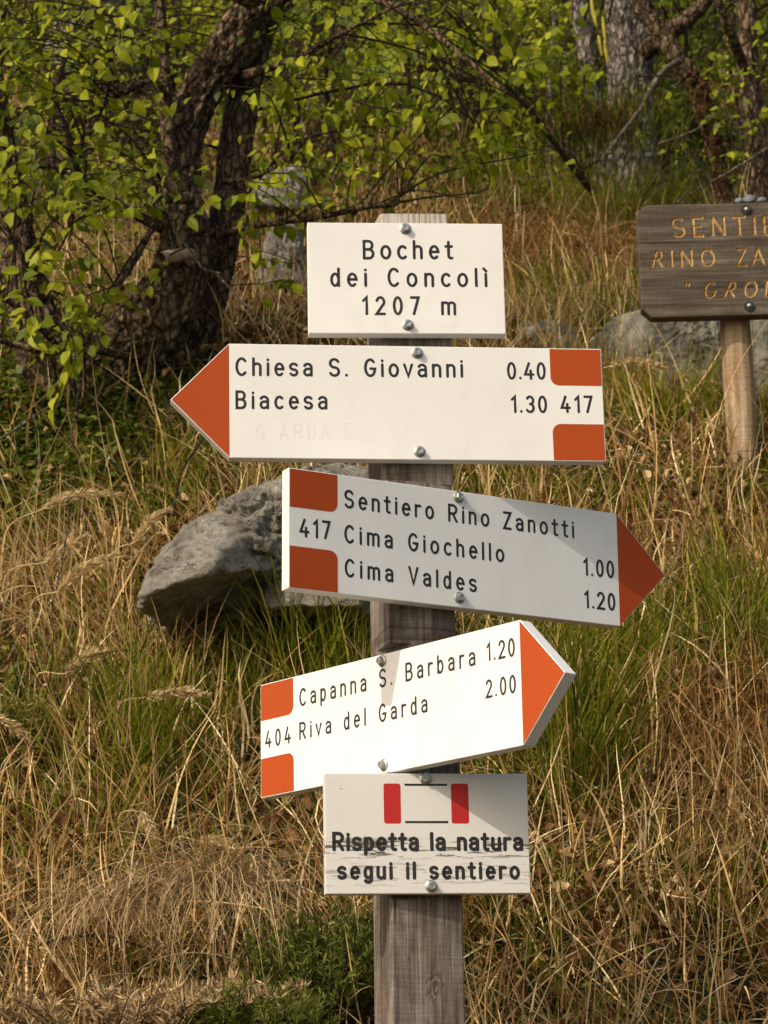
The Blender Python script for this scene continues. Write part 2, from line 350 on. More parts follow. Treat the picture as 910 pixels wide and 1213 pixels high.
# ------------------------------------------------------------------ ground
def build_ground():
    ys = np.concatenate([np.linspace(-55, 1, 16)[:-1], np.linspace(1, 7, 190)[:-1], np.linspace(7, 16, 110)[:-1], np.linspace(16, 88, 60)])
    xs = np.concatenate([-np.geomspace(60, 2.6, 26)[:-1], np.linspace(-2.6, 2.6, 170), np.geomspace(2.6, 60, 26)[1:]])
    X, Y = np.meshgrid(xs, ys); x = X.ravel(); y = Y.ravel(); z = H(x, y)
    q = np.stack([x, y, x * 0], 1); z = z + np.clip(y - 1.4, 0, 1) * .015 * fbm(q * 14, 3, 21)
    nx, ny = len(xs), len(ys); i = np.arange(nx * ny).reshape(ny, nx)
    f = np.stack([i[:-1, :-1], i[:-1, 1:], i[1:, 1:], i[1:, :-1]], -1).reshape(-1, 4)
    me = mesh_np('ground', np.stack([x, y, z], 1), f, M['soil'], smooth=True)
    obj('ground', me, kind='structure', label='steep earthen hillside under dry grass and fallen leaves')
build_ground()

# ------------------------------------------------------------------ tubes, stems, leaves
def tube_np(pts, rad, sides=8, rough=0.0, seed=0, sub=0, flare=None):
    pts = np.asarray(pts, float); rad = np.asarray(rad, float)
    if sub:   # Catmull-Rom resample
        n = len(pts); tt = np.linspace(0, n - 1, (n - 1) * sub + 1); i = np.clip(tt.astype(int), 0, n - 2); f = (tt - i)[:, None]
        g = lambda a, k: a[np.clip(i + k, 0, n - 1)]
        def cr(a):
            a = a if a.ndim == 2 else a[:, None]
            p0, p1, p2, p3 = g(a, -1), g(a, 0), g(a, 1), g(a, 2)
            return .5 * (2 * p1 + (p2 - p0) * f + (2 * p0 - 5 * p1 + 4 * p2 - p3) * f * f + (3 * p1 - p0 - 3 * p2 + p3) * f ** 3)
        pts = cr(pts); rad = np.maximum(cr(rad)[:, 0], .0004)
    n = len(pts); T = np.gradient(pts, axis=0); T /= np.linalg.norm(T, axis=1)[:, None] + 1e-9
    ref = np.array([0.31, -.95, .05]) if abs(T[0, 2]) > .5 else np.array([0, 0, 1.])
    U = np.cross(T, ref); U /= np.linalg.norm(U, axis=1)[:, None] + 1e-9
    for k in range(1, n):
        if (U[k] * U[k - 1]).sum() < 0: U[k] *= -1
    V = np.cross(T, U)
    a = np.linspace(0, 2 * np.pi, sides, endpoint=False)
    ring = np.cos(a)[None, :, None] * U[:, None, :] + np.sin(a)[None, :, None] * V[:, None, :]
    r = np.repeat(rad[:, None], sides, 1); tint = np.full((n, sides), 1.0)
    if rough > 0:
        s = np.concatenate([[0], np.cumsum(np.linalg.norm(np.diff(pts, axis=0), axis=1))])
        R0 = max(rad.mean(), 1e-3)
        q = np.stack([np.repeat(np.cos(a)[None], n, 0).ravel() * R0 * 75, np.repeat(np.sin(a)[None], n, 0).ravel() * R0 * 75, np.repeat((s * 42)[:, None], sides, 1).ravel()], 1)
        q = q + .6 * np.stack([noise(q * .7, 77), noise(q * .7, 78), noise(q * .7, 79)], 1)
        lump = fbm(q * [.22, .22, .10], 2, seed + 50); rd = ridge(q * [1, 1, 1], 3, seed)
        rd2 = np.clip(.5 + .5 * rd, 0, 1.4)
        r = r * (1 + .10 * lump.reshape(n, sides)) + rough * (rd2.reshape(n, sides) - .6)
        tint = np.clip((rd2.reshape(n, sides) - .35) * 1.8, 0, 1)
    v = (pts[:, None, :] + ring * r[..., None]).reshape(-1, 3)
    i = np.arange(n * sides).reshape(n, sides); j = np.roll(i, -1, 1)
    f = np.stack([i[:-1], j[:-1], j[1:], i[1:]], -1).reshape(-1, 4)
    return v, f, tint.ravel()
class Acc:
    def __init__(s): s.v = []; s.q = []; s.t3 = []; s.tint = []; s.n = 0
    def add(s, v, f, tint):
        f = np.asarray(f) + s.n
        (s.q if f.shape[1] == 4 else s.t3).append(f); s.v.append(v)
        s.tint.append(np.broadcast_to(np.asarray(tint, float), (len(v),)) if np.ndim(tint) == 0 else tint); s.n += len(v)
    def tube(s, pts, rad, sides=5, tint=None, **k):
        v, f, ti = tube_np(pts, rad, sides, **k); s.add(v, f, ti if tint is None else np.full(len(v), tint))
    def obj(s, name, mat, parent=None, smooth=False, **k):
        if not s.n: return None
        fs = ([np.concatenate(s.q)] if s.q else []) + ([np.concatenate(s.t3)] if s.t3 else [])
        v = np.concatenate(s.v)
        if parent is not None: v = v - np.array(parent.location)
        return obj(name, mesh_np(name, v, fs, mat, np.concatenate(s.tint), smooth), parent, **k)
def leaf_tpl(L=1.0, wd=.33, fold=.10, curl=.18):
    xs = [0, .22, .5, .78, 1]; hw = [0, wd * .85, wd, wd * .55, 0]
    v = []; 
    for x, h in zip(xs, hw):
        z = -curl * x * x
        if h == 0: v.append((x, 0, z))
        else: v += [(x, h, z + fold * h * 2), (x, 0, z), (x, -h, z + fold * h * 2)]
    v = np.array(v) * L   # 0 | 1 2 3 | 4 5 6 | 7 8 9 | 10
    f3 = [(0, 2, 1), (0, 3, 2), (7, 8, 10), (8, 9, 10)]
    f4 = [(1, 2, 5, 4), (2, 3, 6, 5), (4, 5, 8, 7), (5, 6, 9, 8)]
    tris = f3 + [(a, b, c) for a, b, c, d in f4] + [(a, c, d) for a, b, c, d in f4]
    return v, np.array(tris)
LT = [leaf_tpl(1, .33, .12, .15), leaf_tpl(1, .30, .22, .35), leaf_tpl(1, .36, .05, .05)]
def frames(d, up):
    d = d / (np.linalg.norm(d, axis=1)[:, None] + 1e-9)
    y = np.cross(up, d); y /= np.linalg.norm(y, axis=1)[:, None] + 1e-9
    return d, y, np.cross(d, y)
def leaves_to(acc, pos, d, up, size, tint, tpl=None, width=1.0):
    X, Y, Z = frames(d, up); tv, tf = tpl if tpl is not None else LT[RNG.integers(len(LT))]
    v = pos[:, None] + size[:, None, None] * (tv[None, :, 0, None] * X[:, None] + tv[None, :, 1, None] * width * Y[:, None] + tv[None, :, 2, None] * Z[:, None])
    n = len(pos); k = len(tv)
    f = (tf[None] + (np.arange(n) * k)[:, None, None]).reshape(-1, 3)
    acc.add(v.reshape(-1, 3), f, np.repeat(tint, k))
def rdir(n, zs=1.0):
    a = RNG.normal(size=(n, 3)); a[:, 2] *= zs; return a / np.linalg.norm(a, axis=1)[:, None]

def blades(acc, root, az, L, wd, lean, curl, tint, K=5, flat=None):
    n = len(root); s = np.linspace(0, 1, K + 1)
    th = lean[:, None] + curl[:, None] * s[None]
    thm = .5 * (th[:, 1:] + th[:, :-1]); ds = (L / K)[:, None]
    hx = np.concatenate([np.zeros((n, 1)), np.cumsum(np.sin(thm) * ds, 1)], 1)
    hz = np.concatenate([np.zeros((n, 1)), np.cumsum(np.cos(thm) * ds, 1)], 1)
    side = RNG.normal(0, .035, n)[:, None] * L[:, None] * np.sin(s * 5 + RNG.uniform(0, 6, n)[:, None])
    ca, sa = np.cos(az)[:, None], np.sin(az)[:, None]
    p = np.stack([root[:, 0:1] + ca * hx - sa * side, root[:, 1:2] + sa * hx + ca * side, root[:, 2:3] + hz], -1)
    ta = az + np.pi / 2 + RNG.normal(0, .7, n)
    W = np.stack([np.cos(ta), np.sin(ta), RNG.normal(0, .3, n)], -1); W /= np.linalg.norm(W, axis=1)[:, None]
    prof = np.concatenate([[.7], (1 - s[1:-1]) ** .5])
    off = (wd[:, None] * prof[None] * .5)[..., None] * W[:, None]
    A = p[:, :-1] - off; B = p[:, :-1] + off
    v = np.concatenate([np.stack([A, B], 2).reshape(n, -1, 3), p[:, -1:]], 1); k = v.shape[1]
    f4 = [(2 * j, 2 * j + 1, 2 * j + 3, 2 * j + 2) for j in range(K - 1)]
    b = (np.arange(n) * k)[:, None, None]
    base = acc.n; vv = v.reshape(-1, 3)
    tt = np.repeat(tint, k)
    acc.v.append(vv); acc.tint.append(tt); acc.n += len(vv)
    acc.q.append((np.array(f4)[None] + b).reshape(-1, 4) + base)
    acc.t3.append((np.array([(2 * K - 2, 2 * K - 1, 2 * K)])[None] + b).reshape(-1, 3) + base)

def blobmap(px, py, blobs):
    r = 0
    for (cx, cy, sx, sy, wt) in blobs: r = r + wt * np.exp(-((px - cx) / sx) ** 2 - ((py - cy) / sy) ** 2)
    return r
def scatter(n, y0, y1, margin=.45, power=1.0):
    """ground points, denser near the path"""
    if y0 >= 6: margin = 1.6
    y = y0 + (y1 - y0) * RNG.random(n) ** power
    x = (RNG.random(n) * 2 - 1) * (y * .165 + margin)
    return np.stack([x, y, H(x, y) - .005], 1)
GREEN = [(420, 210, 160, 60, .5), (620, 190, 80, 80, .5), (230, 620, 40, 60, .5), (190, 900, 160, 75, .8), (60, 880, 80, 90, .4), (385, 840, 70, 80, .9), (300, 780, 70, 45, .9), (640, 900, 110, 100, 1.1), (590, 1080, 40, 110, .55), (770, 800, 110, 70, .7),
         (885, 800, 50, 90, .9), (660, 370, 90, 60, .8), (790, 430, 70, 60, .7), (560, 250, 120, 40, .35), (850, 600, 60, 60, .5), (120, 720, 60, 50, .5), (230, 550, 70, 60, .5), (60, 560, 60, 60, .4),
         (700, 960, 60, 60, .5), (90, 960, 90, 50, .3), (820, 1040, 80, 60, .25), (880, 960, 40, 50, .5), (420, 860, 60, 60, .8), (600, 590, 80, 40, .5), (560, 720, 60, 50, .5)]
LEAFY = [(240, 720, 65, 80, 2.2), (300, 400, 70, 60, 1.0), (820, 620, 90, 60, .5), (700, 1100, 120, 100, .5), (800, 990, 90, 90, .6), (330, 540, 60, 40, 1.0), (360, 1060, 60, 40, .8), (730, 370, 40, 20, .8), (830, 850, 90, 50, .6), (60, 900, 80, 200, .25), (520, 180, 160, 60, .6)]
TREE_SHADE = [(120, 500, 150, 60, 1)]

def clumped(n, y0, y1, nc, spread, blobs, floor=0.0, power=1.0, margin=.45):
    c = scatter(nc, y0, y1, margin, power); px, py = project(c)
    wt = np.maximum(blobmap(px, py, blobs) + floor, .02); wt = wt * (.3 + RNG.random(nc) ** 2); wt /= wt.sum()
    k = RNG.choice(nc, n, p=wt)
    r = c[k]; off = RNG.normal(0, 1, (n, 2)) * spread * (.6 + .8 * RNG.random(n))[:, None]
    x = r[:, 0] + off[:, 0]; y = np.clip(r[:, 1] + off[:, 1], 2.2, 40)
    return np.stack([x, y, H(x, y) - .006], 1), np.arctan2(off[:, 1], off[:, 0]), k, RNG.random(nc)

def keep_clear(p):
    """thins blades right in front of the signpost"""
    return (p[:, 1] > 3.0) | (p[:, 2] < 1.2) | (np.abs(p[:, 0] - .03) > .22)

SUP = [(235, 720, 60, 75, .75), (320, 530, 60, 30, .7), (800, 440, 60, 30, .4)]
IVY = [(90, 525, 170, 75, 1.2), (30, 640, 80, 60, .5), (20, 850, 50, 60, 1.0), (240, 500, 70, 40, .8), (120, 600, 90, 40, .5), (120, 430, 160, 50, .9)]
def build_grass():
    # matted dry grass
    a = Acc()
    for n, y0, y1, Ls, ws in ((19000, 2.75, 4.6, .125, .0027), (17000, 4.4, 7.2, .14, .0038), (14000, 7, 14, .18, .0055), (5000, 13, 30, .30, .011)):
        p, az, k, cr = clumped(n, y0, y1, n // 50, .042 * (y0 / 3.5), [(u[0], u[1], u[2] * .9, u[3] * .9, -.55 * u[4]) for u in IVY + SUP], 1.0)
        if y0 < 7: p, az, k, cr = [(lambda w_: (p[w_], az[w_], k[w_], cr))(RNG.random(n) > .75 * np.clip(blobmap(*project(p), IVY + SUP), 0, 1))][0]; n = len(p)
        kp = keep_clear(p); p = p[kp]; az = az[kp]; k = k[kp]; n = len(p)
        az = az + RNG.normal(0, .7, n); down = RNG.random(n) < .45; az = np.where(down, RNG.normal(-np.pi / 2, .9, n), az)
        L = Ls * RNG.uniform(.5, 1.7, n); lean = np.abs(RNG.normal(.95, .45, n)); curl = RNG.normal(.6, .7, n)
        ti = np.clip(.50 + .7 * (cr[k] - .5) + RNG.normal(0, .22, n), 0, 1)
        blades(a, p, az, L, ws * RNG.uniform(.5, 1.4, n), lean, curl, ti, 5)
    a.obj('dry_grass', M['dry'], kind='stuff', label='matted straw coloured dry grass covering the whole slope', cat='dry grass')
    # long straws
    a = Acc()
    for n, y0, y1, La, Lb, wa, wb_ in ((420, 2.8, 4.4, .2, .5, .0015, .0028), (380, 4.3, 7, .2, .5, .0018, .003), (13000, 2.75, 4.5, .07, .24, .002, .0048), (8000, 4.4, 7.2, .08, .24, .0025, .0058)):
        p = scatter(n, y0, y1); p = p[keep_clear(p)]; px, py = project(p); p = p[RNG.random(len(p)) > .8 * np.clip(blobmap(px, py, IVY + SUP), 0, 1)]; n = len(p)
        az = RNG.uniform(0, 2 * np.pi, n); az = np.where(RNG.random(n) < .4, RNG.normal(-1.9, .7, n), az); p[:, 2] += RNG.uniform(0, .06, n)
        blades(a, p, az, RNG.uniform(La, Lb, n), RNG.uniform(wa, wb_, n), np.abs(RNG.normal(1.0, .5, n)), RNG.normal(.3, .5, n), np.clip(RNG.normal(.80, .17, n), 0, 1), 6)
    a.obj('straw', M['dry'], kind='stuff', label='long pale straws criss-crossing over the grass slope', cat='straw')
    # green grass
    a = Acc()
    for n, y0, y1, Ls, ws in ((21000, 2.8, 4.8, .27, .0042), (16000, 4.6, 8, .24, .0052), (15000, 8, 18, .30, .008)):
        p, az, k, cr = clumped(n, y0, y1, n // 20, .035 * (y0 / 3), GREEN, .26)
        kp = keep_clear(p); p = p[kp]; az = az[kp]; k = k[kp]; n = len(p)
        px, py = project(p); tall = np.clip(blobmap(px, py, GREEN), .42, 1.1)
        az = az + RNG.normal(0, .4, n)
        L = Ls * tall * RNG.uniform(.35, 1.25, n); lean = np.abs(RNG.normal(.2, .25, n)); curl = np.abs(RNG.normal(.6, .55, n))
        ti = np.clip(.5 + .35 * (cr[k] - .5) + RNG.normal(0, .2, n), 0, 1)
        blades(a, p, az, L, ws * RNG.uniform(.5, 1.2, n), lean, curl, ti, 5)
    a.obj('green_grass', M['green'], kind='stuff', label='tufts of long green grass among the dry straw', cat='grass')
    # fallen leaves
    a = Acc()
    for n, y0, y1, s in ((15000, 2.8, 5, .021), (13000, 5, 9, .027), (7000, 9, 20, .05)):
        p, az, k, cr = clumped(n, y0, y1, n // 8, .07, LEAFY, .05)
        p[:, 2] += RNG.uniform(.0, .07, n)
        d = rdir(n, .5); up = rdir(n) * .8 + np.array([0, -.3, 1])
        for T in LT:
            sel = RNG.random(n) < .4
            leaves_to(a, p[sel], d[sel], up[sel], s * RNG.uniform(.5, 1.3, n)[sel], np.clip(RNG.normal(.55, .28, n), 0, 1)[sel], leaf_tpl(1, RNG.uniform(.16, .34), RNG.uniform(.3, 1.1), RNG.uniform(-.7, .7)))
    a.obj('leaf_litter', M['litter'], kind='stuff', label='brown fallen leaves lying between the grass tufts', cat='fallen leaves')
    # low leafy plants under the left trees and in the wood
    a = Acc()
    IV = IVY
    for n, y0, y1, s, bl, fl in ((20000, 3.2, 6.4, .019, IV, .01), (20000, 5.8, 14, .034, [(500, 120, 300, 150, 1), (800, 150, 200, 100, 1), (150, 150, 200, 250, .8), (480, 240, 150, 40, .5)], .05), (14000, 13, 35, .07, [], 1)):
        p, az, k, cr = clumped(n, y0, y1, max(60, n // 60), .10 * y0 / 4, bl, fl)
        p[:, 2] += RNG.uniform(0, .09, n) * y0 / 4
        leaves_to(a, p, rdir(n, .5), rdir(n) * .6 + np.array([-.2, -.5, 1]), s * RNG.uniform(.5, 1.4, n), np.clip(.45 + .3 * (cr[k] - .5) + RNG.normal(0, .25, n), 0, 1), LT[2], .9)
    a.obj('ground_cover', M['ivy'], kind='stuff', label='low dark green leafy ground cover below the crooked tree', cat='ground cover')
build_grass()

# ------------------------------------------------------------------ lettering
def A_(cx, cy, rx, ry, a0, a1):
    n = max(4, int(abs(a1 - a0) / 16)); return [(cx + rx * math.cos(R(a0 + (a1 - a0) * i / n)), cy + ry * math.sin(R(a0 + (a1 - a0) * i / n))) for i in range(n + 1)]
GL = {
 'o': (.50, [A_(.25, .35, .21, .35, 90, 450)]), 'c': (.44, [A_(.25, .35, .21, .35, 48, 312)]), 'e': (.48, [[(.05, .37), (.45, .37)] + A_(.25, .35, .20, .35, 8, 312)]),
 'h': (.46, [[(.05, 1), (.05, 0)], [(.05, .48)] + A_(.23, .50, .18, .20, 170, 0) + [(.41, 0)]]), 'n': (.46, [[(.05, .7), (.05, 0)], [(.05, .48)] + A_(.23, .50, .18, .20, 170, 0) + [(.41, 0)]]),
 'm': (.74, [[(.05, .7), (.05, 0)], [(.05, .5)] + A_(.21, .54, .16, .16, 170, 0) + [(.37, 0)], [(.37, .5)] + A_(.53, .54, .16, .16, 170, 0) + [(.69, 0)]]),
 'r': (.34, [[(.05, .7), (.05, 0)], A_(.24, .46, .19, .23, 180, 62)]), 't': (.34, [[(.15, .95), (.15, .16)] + A_(.27, .15, .12, .15, 180, 290), [(.01, .69), (.31, .69)]]),
 'i': (.10, [[(.05, .7), (.05, 0)], [(.05, .92), (.05, .94)]]), 'ì': (.10, [[(.05, .7), (.05, 0)], [(-.05, 1.03), (.07, .88)]]), 'l': (.10, [[(.05, 1), (.05, 0)]]),
 'd': (.46, [A_(.23, .35, .18, .35, 90, 450), [(.41, 1), (.41, 0)]]), 'b': (.46, [A_(.23, .35, .18, .35, 90, 450), [(.05, 1), (.05, 0)]]), 'p': (.46, [A_(.23, .35, .18, .35, 90, 450), [(.05, .7), (.05, -.27)]]),
 'g': (.46, [A_(.23, .36, .18, .34, 90, 450), [(.41, .7), (.41, -.08)] + A_(.23, -.08, .18, .19, 0, -150)]),
 'a': (.46, [A_(.22, .50, .19, .20, 155, 0) + [(.41, 0)], [(.41, .40), (.22, .40)] + A_(.22, .20, .18, .20, 90, 270) + [(.41, .1)]]),
 's': (.44, [A_(.22, .525, .18, .175, 30, 270)[:-1] + A_(.22, .175, .18, .175, 90, -152)]), 'u': (.46, [[(.05, .7), (.05, .20)] + A_(.23, .20, .18, .20, 180, 350), [(.41, .7), (.41, 0)]]),
 'v': (.44, [[(.02, .7), (.22, 0), (.42, .7)]]),
 'B': (.54, [[(.05, .5), (.05, 1), (.26, 1)] + A_(.28, .76, .18, .24, 90, -90) + [(.05, .52)], [(.05, .52), (.05, 0), (.28, 0)] + A_(.29, .26, .21, .26, -90, 90)]),
 'C': (.58, [A_(.31, .5, .26, .5, 45, 315)]), 'S': (.54, [A_(.27, .75, .22, .25, 25, 270)[:-1] + A_(.27, .25, .23, .25, 90, -155)]),
 'G': (.60, [A_(.31, .5, .26, .5, 45, 325) + [(.56, .44), (.33, .44)]]), 'R': (.56, [[(.05, 0), (.05, 1), (.28, 1)] + A_(.29, .74, .21, .26, 90, -90) + [(.05, .48)], [(.27, .48), (.51, 0)]]),
 'Z': (.50, [[(.04, 1), (.46, 1), (.04, 0), (.46, 0)]]), 'V': (.54, [[(.02, 1), (.27, 0), (.52, 1)]]), '.': (.12, [[(.06, .02), (.06, .04)]]),
 '0': (.48, [A_(.24, .5, .19, .5, 90, 450)]), '1': (.24, [[(.02, .80), (.19, 1), (.19, 0)]]), '2': (.46, [A_(.23, .73, .19, .27, 165, -25) + [(.03, 0), (.44, 0)]]),
 '3': (.46, [A_(.22, .75, .18, .25, 150, -85), A_(.21, .26, .20, .26, 85, -150)]), '4': (.52, [[(.26, 1), (.03, .27), (.49, .27)], [(.35, .52), (.35, 0)]]), '7': (.44, [[(.03, 1), (.41, 1), (.16, 0)]]),
 'D': (.54, [[(.05, 0), (.05, 1), (.2, 1)] + A_(.22, .5, .27, .5, 90, -90) + [(.05, 0)]]), 'A': (.56, [[(.02, 0), (.28, 1), (.54, 0)], [(.12, .36), (.44, .36)]]),
 'E': (.48, [[(.44, 1), (.05, 1), (.05, 0), (.44, 0)], [(.05, .52), (.36, .52)]]), 'N': (.56, [[(.05, 0), (.05, 1), (.51, 0), (.51, 1)]]), 'T': (.54, [[(.02, 1), (.52, 1)], [(.27, 1), (.27, 0)]]),
 'I': (.10, [[(.05, 1), (.05, 0)]]), 'O': (.66, [A_(.33, .5, .28, .5, 90, 450)]), 'L': (.46, [[(.05, 1), (.05, 0), (.42, 0)]]), '"': (.22, [[(.04, 1), (.0, .84)], [(.2, 1), (.14, .84)]]),
}
def layout(text, u0, u1, h, wk=.95):
    ws = [GL[c][0] * h * wk if c != ' ' else .28 * h for c in text]
    gap = (u1 - u0 - sum(ws)) / (len(text) - 1) if len(text) > 1 else 0
    x = u0; out = []
    for c, w_ in zip(text, ws):
        if c != ' ': out.append((c, x))
        x += w_ + gap
    return out
def ribbon(pts, hw):
    """outline strip along a polyline with round ends -> verts2d, faces"""
    p = np.array(pts, float); closed = np.linalg.norm(p[0] - p[-1]) < 1e-6 and len(p) > 3
    if len(p) > 2: p = p[[0] + [i for i in range(1, len(p)) if np.linalg.norm(p[i] - p[i - 1]) > .02 * hw]]
    if closed: p = p[:-1]
    n = len(p)
    if n == 1 or (n == 2 and np.linalg.norm(p[1] - p[0]) < 1e-9): p = np.array([p[0], p[0] + [0, 1e-5]]); n = 2
    def dirn(i):
        a = p[(i + 1) % n] - p[i] if (closed or i < n - 1) else p[i] - p[i - 1]; return a / (np.linalg.norm(a) + 1e-12)
    V = []; Fc = []
    for i in range(n):
        d1 = dirn(i); d0 = dirn(i - 1) if (closed or i > 0) else d1
        nn = np.array([-(d0 + d1)[1], (d0 + d1)[0]]); L = np.linalg.norm(nn)
        nn = nn / L if L > 1e-6 else np.array([-d1[1], d1[0]])
        k = hw / max(.45, nn @ np.array([-d1[1], d1[0]])); V += [p[i] + nn * k, p[i] - nn * k]
    m_ = n if closed else n - 1
    for i in range(m_):
        j = (i + 1) % n; Fc.append((2 * i, 2 * i + 1, 2 * j + 1, 2 * j))
    if not closed:
        for i, d in ((0, -dirn(0)), (n - 1, dirn(n - 2))):
            nn = np.array([-d[1], d[0]]); b = len(V)
            arc = [p[i] + hw * (math.cos(a) * nn + math.sin(a) * d) for a in np.linspace(0, math.pi, 9)]
            V += arc; Fc.append(tuple(range(b, b + 9)))
    return V, Fc
def lettering(name, parent, lines, mat, hwf, y=-.00015, label=None):
    """lines: (text,u0,v0,u1,v1,h) in millimetres on the board's front plane (local x,z; front is -y); one object a word"""
    if ' ' in lines[0][0]:
        tx, u0, v0, u1, v1, h = lines[0]; pl = layout(tx, u0 + hwf * h * .2, u1 - hwf * h * .2, h); k = 0
        for wd in tx.split():
            a = pl[k][1]; b = pl[k + len(wd) - 1][1] + GL[wd[-1]][0] * h * .95; k += len(wd)
            va, vb = (v0 + (v1 - v0) * (q - u0) / (u1 - u0) for q in (a, b)); lettering(name, parent, [(wd, a - hwf * h * .2, va, b + hwf * h * .2, vb, h)], mat, hwf, y, label)
        return
    bm = bmesh.new(); kk = 0
    for (tx, u0, v0, u1, v1, h) in lines:
        hw = hwf * h
        for c, x in layout(tx, u0 + hw * .2, u1 - hw * .2, h):
            for st in GL[c][1]:
                pts = [((x + a * h * .95), v0 + (v1 - v0) * (x - u0) / max(u1 - u0, 1) + hw + b * (h - 2 * hw)) for a, b in st]
                V, Fc = ribbon(pts, hw); kk += 1; yy = y - .00002 * (kk % 5)
                bv = [bm.verts.new((a * .001, yy, b * .001)) for a, b in V]
                for f in Fc:
                    try:
                        ff = bm.faces.new([bv[i] for i in f])
                    except ValueError: pass
    for f in bm.faces:
        f.normal_update()
        if f.normal.y > 0: f.normal_flip()
    return bm_obj(name, bm, mat, parent, label=label)

def prism_xz(bm, poly, y0, y1, bev=0.0):
    """polygon in x,z extruded from y0 (front) to y1 (back)"""
    a = [bm.verts.new((x, y0, z)) for x, z in poly]; b = [bm.verts.new((x, y1, z)) for x, z in poly]; n = len(poly)
    fr = bm.faces.new(a); bk = bm.faces.new(b[::-1])
    for i in range(n): bm.faces.new((a[i], b[i], b[(i + 1) % n], a[(i + 1) % n]))
    bmesh.ops.recalc_face_normals(bm, faces=bm.faces)
    if bev:
        bmesh.ops.bevel(bm, geom=[e for e in bm.edges], offset=bev, segments=2, affect='EDGES', profile=.6)
def bolt_mesh(s=1.0):
    bm = bmesh.new()
    def ring(r, y, n, ph=0): return [bm.verts.new((r * math.cos(2 * math.pi * i / n + ph), y, r * math.sin(2 * math.pi * i / n + ph))) for i in range(n)]
    n = 24
    prof = [(.0074, 0), (.0076, -.0006), (.0074, -.0012), (.0060, -.0022), (.0052, -.0026)]
    rs = [ring(r * s, y * s, n) for r, y in prof]
    for a, b in zip(rs, rs[1:]):
        for i in range(n): bm.faces.new((a[i], a[(i + 1) % n], b[(i + 1) % n], b[i]))
    bm.faces.new(rs[-1])
    hx = [(.0052, -.0024), (.0052, -.0062), (.0046, -.0070), (.0030, -.0070), (.0026, -.0062)]
    rs = [ring(r * s, y * s, 6, .3) for r, y in hx]
    for a, b in zip(rs, rs[1:]):
        for i in range(6): bm.faces.new((a[i], a[(i + 1) % 6], b[(i + 1) % 6], b[i]))
    bm.faces.new(rs[-1])
    bmesh.ops.recalc_face_normals(bm, faces=bm.faces)
    me = bpy.data.meshes.new('bolt'); bm.to_mesh(me); bm.free(); me.materials.append(M['zinc']); return me
BOLT = bolt_mesh()

# ------------------------------------------------------------------ signpost
AX = np.array([.035, 3.07]); T_ = .019
SG = {  # centre of the front face (relative to the eye), yaw, roll, W, H, tip
 1: ((.0322, 3.0146, 1.1267), 4.2, .48, .2524, .1507, 0), 2: ((.0446, 3.0157, .9593), 6.3, .55, .4774, .1506, -.0736),
 3: ((.0935, 3.0278, .7704), 28.5, -.25, .4750, .1506, .0741), 4: ((-.0033, 3.0304, .5637), -47.8, .45, .4780, .1487, .0706),
 5: ((.0475, 3.0091, .4127), 7.0, .31, .2482, .1451, 0)}
root = empty('signpost', (AX[0], AX[1], 1.5 - .22), 'weathered wooden trail post carrying five white direction boards in the foreground', 'signpost')
RL = np.array(root.location)
# post with the notches cut for each board
sq = .0448; pyaw = R(15)
corners = [np.array([math.cos(pyaw) * a - math.sin(pyaw) * b, math.sin(pyaw) * a + math.cos(pyaw) * b]) for a, b in ((-sq, -sq), (sq, -sq), (sq, sq), (-sq, sq))]
def clip(poly, n, off):
    out = []
    for i in range(len(poly)):
        p, q = poly[i], poly[(i + 1) % len(poly)]; dp, dq = p @ n - off, q @ n - off
        if dp <= 0: out.append(p)
        if (dp < 0) != (dq < 0) and abs(dp - dq) > 1e-12: out.append(p + (q - p) * dp / (dp - dq))
    return out
def nrm(yaw): return np.array([math.sin(R(yaw)), -math.cos(R(yaw))])
secs = [(-.45, .334, None, 0), (.334, .490, 7.0, .043), (.490, .650, -47.8, .036), (.650, .662, None, 0), (.662, .858, 28.5, .046), (.858, 1.2235, 5.2, .036)]
bm = bmesh.new()
for (z0, z1, yaw, off) in secs:
    poly = list(corners)
    if yaw is not None: poly = clip(poly, nrm(yaw), off - .0006)
    zs = np.linspace(z0, z1, max(2, int((z1 - z0) / .03)))
    ringp = None
    cpoly = []
    # small chamfer on the arrises
    for i in range(len(poly)):
        p = poly[i]; a = poly[i - 1] - p; b = poly[(i + 1) % len(poly)] - p; la, lb = np.linalg.norm(a), np.linalg.norm(b)
        c_ = min(.0022, la * .3, lb * .3); cpoly += [p + a / la * c_, p + b / lb * c_]
    for zi, z in enumerate(zs):
        sc = 1.0
        vs_ = []
        for p in cpoly:
            q = np.array([[p[0] * 30, p[1] * 30, z * 6]]); w_ = 1 + .012 * noise(q, 4)[0]
            pp = p * w_
            zz = z + 1.5
            if z > 1.22: pp = p * .965; zz += .003 * noise(np.array([[p[0] * 60, p[1] * 60, 3.]]), 9)[0]
            vs_.append(bm.verts.new((pp[0] + AX[0] - RL[0], pp[1] + AX[1] - RL[1], zz - RL[2])))
        if ringp is None: bm.faces.new(vs_[::-1])
        else:
            for i in range(len(vs_)): bm.faces.new((ringp[i], ringp[(i + 1) % len(vs_)], vs_[(i + 1) % len(vs_)], vs_[i]))
        ringp = vs_
    bm.faces.new(ringp)
po = bm_obj('post', bm, M['post'], root)
